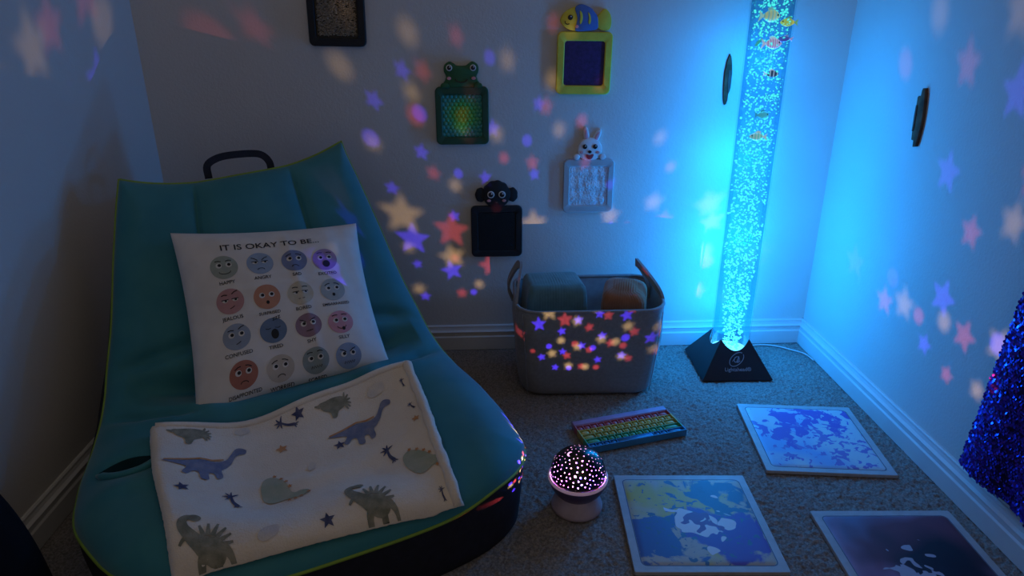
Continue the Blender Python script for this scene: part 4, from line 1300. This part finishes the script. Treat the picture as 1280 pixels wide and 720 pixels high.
    # three diodes
    for nm, off, col, en, rad in (('red_diode', (-.006, -.001, -.006), (1.0, .08, .09), STAR_RED, .0006), ('yellow_diode', (0, .007, -.006), (1.0, .62, .26), STAR_YELLOW, .0008), ('blue_diode', (.005, -.006, -.006), (.09, .035, 1.0), STAR_BLUE, .0004)):
        V, Fc = lathe([(.0022, -.008), (.0022, -.004), (.0014, -.0022), (.0005, -.0018)], 14)
        mesh_obj(nm, V, Fc, mat(nm + '_lens', col, .3, emit=(tuple(c ** 2.0 for c in col), 14.0)), r, loc=(off[0], off[1], PZ + off[2]))
        ld = bpy.data.lights.new(nm + '_light', 'POINT'); ld.energy = en; ld.color = col; ld.shadow_soft_size = rad
        lo = bpy.data.objects.new(nm + '_light', ld); COL.objects.link(lo); lo.parent = r; lo.location = (off[0], off[1], PZ + off[2])
    return r
make_projector()

# ================================================================== popping keyboard
def make_keyboard():
    A = math.radians(14.6)
    r = empty('popping_keyboard', (0.3720, 1.5020, 0.0), (0, 0, A))
    tag(r, 'rainbow rubber popping toy shaped like a keyboard on the carpet', 'toy')
    W, Dp = .268, .122
    bands = [(.020, (.42, .28, .46)), (.0204, (.58, .16, .20)), (.0204, (.66, .50, .14)), (.0204, (.50, .46, .14)), (.0204, (.10, .42, .20)), (.0204, (.05, .24, .44))]
    rows = [None, [1] * 12 + [1.5], [1.5] + [1] * 12, [1.75] + [1] * 10 + [1.75], [2.1] + [1] * 9 + [2.4], [1, 1, 1, 1, 5.3, 1, 1, 2.4]]
    y = Dp / 2
    kb_mesh = {}
    for bi, (d, col) in enumerate(bands):
        y0, y1 = y - d, y
        y -= d
        m = mat('rubber_band_colour', col, .55, spec=.4)
        if bi == 0:
            o = bm_obj('blank_strip', box_bm(-W / 2, W / 2, y0, y1 + .0, 0.001, .019, .0025), m, r)
            continue
        bm = box_bm(-W / 2, W / 2, y0, y1, .001, .0095)
        box_bm(-W / 2, -W / 2 + .003, y0, y1, .0095, .019, 0, 1, bm); box_bm(W / 2 - .003, W / 2, y0, y1, .0095, .019, 0, 1, bm)
        box_bm(-W / 2 + .003, W / 2 - .003, y1 - .0016, y1, .0095, .0160, 0, 1, bm)
        if bi == 5: box_bm(-W / 2 + .003, W / 2 - .003, y0, y0 + .003, .0095, .019, 0, 1, bm)
        us = rows[bi]; tot = sum(us); x = -W / 2 + .003; k = (W - .006) / tot
        cells = []
        for i, u in enumerate(us):
            cells.append((x, x + u * k)); x += u * k
            if i < len(us) - 1: box_bm(x - .0008, x + .0008, y0, y1 - .0016, .0095, .0160, 0, 1, bm)
        o = bm_obj('key_row', bm, m, r, smooth=False)
        m2 = mat('rubber_key_colour', tuple(c * 1.05 for c in col), .5, spec=.4)
        for i, (xa, xb) in enumerate(cells):
            kw = xb - xa - .0045; kd = d - (.0075 if bi == 5 else .0055)
            key = (bi, round(kw, 4))
            wide = kw > .08
            if key not in kb_mesh:
                rings = []
                for f in (0, .35, .7, .9, 1.0):
                    s = math.sqrt(max(0.02, 1 - (f * .97) ** 2)) if not wide else (1 if f < .9 else .96)
                    rings.append([(a * s, b * s,   .0068 * f) for a, b in rrect(kw, kd, min(kw, kd) * (.45 if not wide else .12), 3)])
                v, ff = loft(rings)
                me = bpy.data.meshes.new('key'); me.from_pydata(v, [], ff); me.update()
                me.materials.append(m2); me.polygons.foreach_set('use_smooth', np.ones(len(me.polygons), dtype=bool))
                kb_mesh[key] = me
            ko = bpy.data.objects.new('key', kb_mesh[key]); COL.objects.link(ko); ko.parent = o
            ko.location = ((xa + xb) / 2, (y0 + y1) / 2 + (.0007 if bi == 5 else -.0008), .0094)
make_keyboard()

# ================================================================== liquid floor tiles
M_tile = mat('tile_vinyl', (0.44, 0.44, 0.46), 0.5)
M_tline = mat('tile_seam_line', (0.10, 0.11, 0.18), 0.5)
def gel_mat(name, base, inks, white=None):
    """inks: (colour, noise scale, threshold, softness, centre x, centre y, falloff, seed, stretch)"""
    m = bpy.data.materials.new(name)
    nt, N, L, p = nodes_of(m)
    p.inputs['Roughness'].default_value = 0.5
    p.inputs['Specular IOR Level'].default_value = 0.35
    tc = N.new('ShaderNodeTexCoord')
    cur = N.new('ShaderNodeRGB'); cur.outputs[0].default_value = (*base, 1)
    cur = cur.outputs[0]
    def layer(cur, col, scale, thr, soft, cx, cy, fall, seed, detail, dist):
        mp = N.new('ShaderNodeMapping'); mp.inputs['Location'].default_value = (seed, seed * .7, 0); L.new(tc.outputs['Object'], mp.inputs['Vector'])
        n = N.new('ShaderNodeTexNoise'); n.inputs['Scale'].default_value = scale; n.inputs['Detail'].default_value = detail; n.inputs['Distortion'].default_value = dist
        L.new(mp.outputs[0], n.inputs['Vector'])
        sb = N.new('ShaderNodeVectorMath'); sb.operation = 'SUBTRACT'; sb.inputs[1].default_value = (cx, cy, 0); L.new(tc.outputs['Object'], sb.inputs[0])
        ml = N.new('ShaderNodeVectorMath'); ml.operation = 'MULTIPLY'; ml.inputs[1].default_value = (1, 1, 0); L.new(sb.outputs[0], ml.inputs[0])
        le = N.new('ShaderNodeVectorMath'); le.operation = 'LENGTH'; L.new(ml.outputs[0], le.inputs[0])
        q = N.new('ShaderNodeMath'); q.operation = 'MULTIPLY_ADD'; q.inputs[1].default_value = -fall; L.new(le.outputs['Value'], q.inputs[0]); L.new(n.outputs['Fac'], q.inputs[2])
        r = N.new('ShaderNodeMapRange'); r.inputs['From Min'].default_value = thr - soft; r.inputs['From Max'].default_value = thr + soft; L.new(q.outputs[0], r.inputs['Value'])
        mx = N.new('ShaderNodeMix'); mx.data_type = 'RGBA'
        L.new(r.outputs[0], mx.inputs[0]); L.new(cur, mx.inputs[6]); mx.inputs[7].default_value = (*col, 1)
        return mx.outputs[2]
    for ink in inks:
        cur = layer(cur, *ink)
    L.new(cur, p.inputs['Base Color'])
    return m
def make_tile(cx, cy, deg, gel, label):
    r = empty('liquid_tile', (cx, cy, 0.0), (0, 0, math.radians(deg)))
    tag(r, label, 'floor tile', 'liquid floor tiles')
    S = .300
    rings = [[(x, y, z) for x, y in rrect(S - i, S - i, .003, 2)] for i, z in ((0, .0005), (0, .0075), (.0015, .0085))]
    V, Fc = loft(rings)
    mesh_obj('vinyl_border', V, Fc, M_tile, r, smooth=False)
    a = [(x, y, .0087) for x, y in rrect(.268, .268, .012, 5)]; b = [(x, y, .0087) for x, y in rrect(.264, .264, .0105, 5)]
    n = len(a)
    mesh_obj('seam_line', a + b, [(i, (i + 1) % n, n + (i + 1) % n, n + i) for i in range(n)], M_tline, r, smooth=False)
    n = 24
    V = []; Fc = []
    for k, (ins, z) in enumerate(((0, .0084), (.004, .0092), (.02, .0102))):
        V += [(x, y, z) for x, y in rrect(.264 - ins, .264 - ins, .0105, 5)]
    m_ = len(rrect(1, 1, .1, 5))
    for k in range(2):
        for i in range(m_):
            j = (i + 1) % m_
            Fc.append((k * m_ + i, k * m_ + j, (k + 1) * m_ + j, (k + 1) * m_ + i))
    Fc.append(tuple(2 * m_ + i for i in range(m_)))
    mesh_obj('gel_panel', V, Fc, gel, r)
    return r
#  colour, scale, threshold, softness, cx, cy, falloff, seed, detail, distortion
gel1 = gel_mat('gel_blue_violet', (.46, .55, .62), [
    ((.20, .36, .66), 6.0, .30, .10, -.10, -.02, 1.9, 3.1, 2, .4),
    ((.15, .10, .46), 22.0, .36, .012, -.050, .045, 2.0, 1.7, 3, .9),
    ((.15, .10, .46), 30.0, .40, .012, .06, .085, 2.2, 5.2, 3, .7),
    ((.20, .17, .48), 46.0, .50, .012, .05, -.05, 1.0, 8.4, 2, .6)])
gel2 = gel_mat('gel_olive_blue', (.46, .43, .37), [
    ((.50, .44, .12), 7.0, .40, .06, -.04, .03, 1.1, 2.2, 3, .4),
    ((.07, .17, .30), 16.0, .45, .02, .05, .07, 1.1, 4.4, 6, .6),
    ((.07, .14, .36), 11.0, .28, .015, -.080, -.055, 3.9, 6.1, 6, .5),
    ((.12, .09, .40), 9.0, .26, .02, .075, -.060, 3.2, 7.7, 6, .5),
    ((.07, .16, .28), 70.0, .53, .02, 0, 0, .9, 9.3, 3, .5),
    ((.66, .68, .74), 24.0, .285, .008, .012, -.008, 4.6, 2.9, 1, .5),
    ((.16, .08, .26), 34.0, .43, .008, .006, -.014, 6.0, 3.3, 1, .4)])
gel3 = gel_mat('gel_dark_plum', (.40, .25, .42), [
    ((.16, .20, .36), 6.0, .30, .10, -.07, .10, 2.6, 2.0, 2, .3),
    ((.14, .045, .075), 5.0, .20, .16, .01, .0, 2.2, 4.0, 2, .3),
    ((.015, .015, .03), 5.0, .24, .12, .07, .02, 3.0, 5.6, 2, .3),
    ((.40, .40, .50), 26.0, .30, .010, -.03, -.085, 4.6, 7.0, 1, 1.2),
    ((.40, .40, .50), 30.0, .50, .008, -.005, .035, 4.5, 1.1, 1, .3)])
make_tile(.827, 1.446, -6.5, gel1, 'light blue liquid floor tile with violet swirls, nearest the tube')
make_tile(.441, 1.156, -2.8, gel2, 'olive and blue liquid floor tile with a white centre blot')
make_tile(.841, 1.014, -2.5, gel3, 'dark plum liquid floor tile at the lower right edge')

# ================================================================== hanging sequin cloth
M_seqcloth = mat('violet_backing', (0.020, 0.008, 0.11), 0.8)
M_seq = mat('violet_sequin', (0.06, 0.03, 0.42), 0.22, metal=0.85, var=(500.0, (0.10, 0.05, 0.65), 0.8))
def make_sequins():
    base = np.array([RIGHT_X, 0.95, 0.10])
    r = empty('sequin_cloth', base); tag(r, 'violet sequin cloth hanging against the right wall at the frame edge', 'cloth')
    def pt(a, b):
        """a 0..1 from the far edge towards the camera, b 0..1 from hem to top"""
        z = .112 + .93 * b - .03 * a * (1 - b)
        far = 1.190 - .035 * min(1, b * 2.4) - .10 * max(0, b - .42)
        y = far - (.52 + .0 * b) * a
        x = RIGHT_X - .020 - .010 * math.sin(a * 17 + b * 1.5) * (1 - .3 * b) - .010 * (1 - b)
        return np.array([x, y, z])
    n, m = 50, 70
    V, Fc = [], []
    for side in (0, 1):
        for j in range(m + 1):
            for i in range(n + 1):
                p = pt(i / n, j / m) - base; p[0] += .004 * side; V.append(p)
    K = (n + 1) * (m + 1)
    for j in range(m):
        for i in range(n):
            a = j * (n + 1) + i
            Fc.append((a, a + 1, a + n + 2, a + n + 1)); Fc.append((K + a, K + a + n + 1, K + a + n + 2, K + a + 1))
    for j in range(m):
        for c in (0, n):
            a = j * (n + 1) + c
            Fc.append((a, a + n + 1, K + a + n + 1, K + a))
    for i in range(n):
        for c in (0, m):
            a = c * (n + 1) + i
            Fc.append((a, a + 1, K + a + 1, K + a))
    mesh_obj('backing_cloth', V, Fc, M_seqcloth, r)
    rng = random.Random(2)
    V, Fc = [], []
    rows, cols = 150, 84
    for j in range(rows):
        for i in range(cols):
            a = (i + .5 * (j % 2) + rng.uniform(-.2, .2)) / cols; b = (j + rng.uniform(-.2, .2)) / rows
            if a < 0 or a > 1 or b < 0: continue
            p = pt(a, b); 
            nrm = Vector((-1, rng.gauss(0, .25), rng.gauss(.10, .25))).normalized()
            e1 = nrm.cross(Vector((0, 0, 1))).normalized(); e2 = nrm.cross(e1)
            c = Vector(p - base) + nrm * .0022
            o = len(V); q = .0037
            for k in range(6):
                t = PI * k / 3
                V.append(tuple(c + e1 * q * math.cos(t) + e2 * q * math.sin(t)))
            Fc.append(tuple(range(o, o + 6)))
    tag(mesh_obj('sequins', V, Fc, M_seq, r, smooth=False), kind='stuff')
    V, Fc = tube([tuple(np.array([RIGHT_X - .03, y, 1.045]) - base) for y in np.linspace(1.14, .58, 12)], .006, 8)
    mesh_obj('hanging_rod', V, Fc, M_black, r)
make_sequins()

# ================================================================== dark pouf at the lower left
M_pouf = mat('pouf_black', (0.005, 0.005, 0.008), 0.9, spec=.15)
def make_pouf():
    r = empty('floor_pouf', (-.798, .850, 0)); tag(r, 'near-black round floor pouf cut off by the lower left corner', 'pouf')
    prof = [(.085, .001), (.104, .012)] + [(.110 * math.sqrt(max(0.01, 1 - (z / .42) ** 2.2)), z) for z in np.linspace(.05, .418, 16)]
    n = 64
    rings = []
    for rr, z in prof:
        rings.append([(rr * (1 + .012 * math.cos(8 * a)) * math.cos(a), rr * (1 + .012 * math.cos(8 * a)) * math.sin(a), z) for a in np.linspace(0, 2 * PI, n, endpoint=False)])
    V, Fc = loft(rings)
    mesh_obj('fabric_cover', V, Fc, M_pouf, r)
    V, Fc = lathe([(.012, .414), (.012, .421), (.006, .424)], 20)
    mesh_obj('top_button', V, Fc, M_navy, r)
make_pouf()
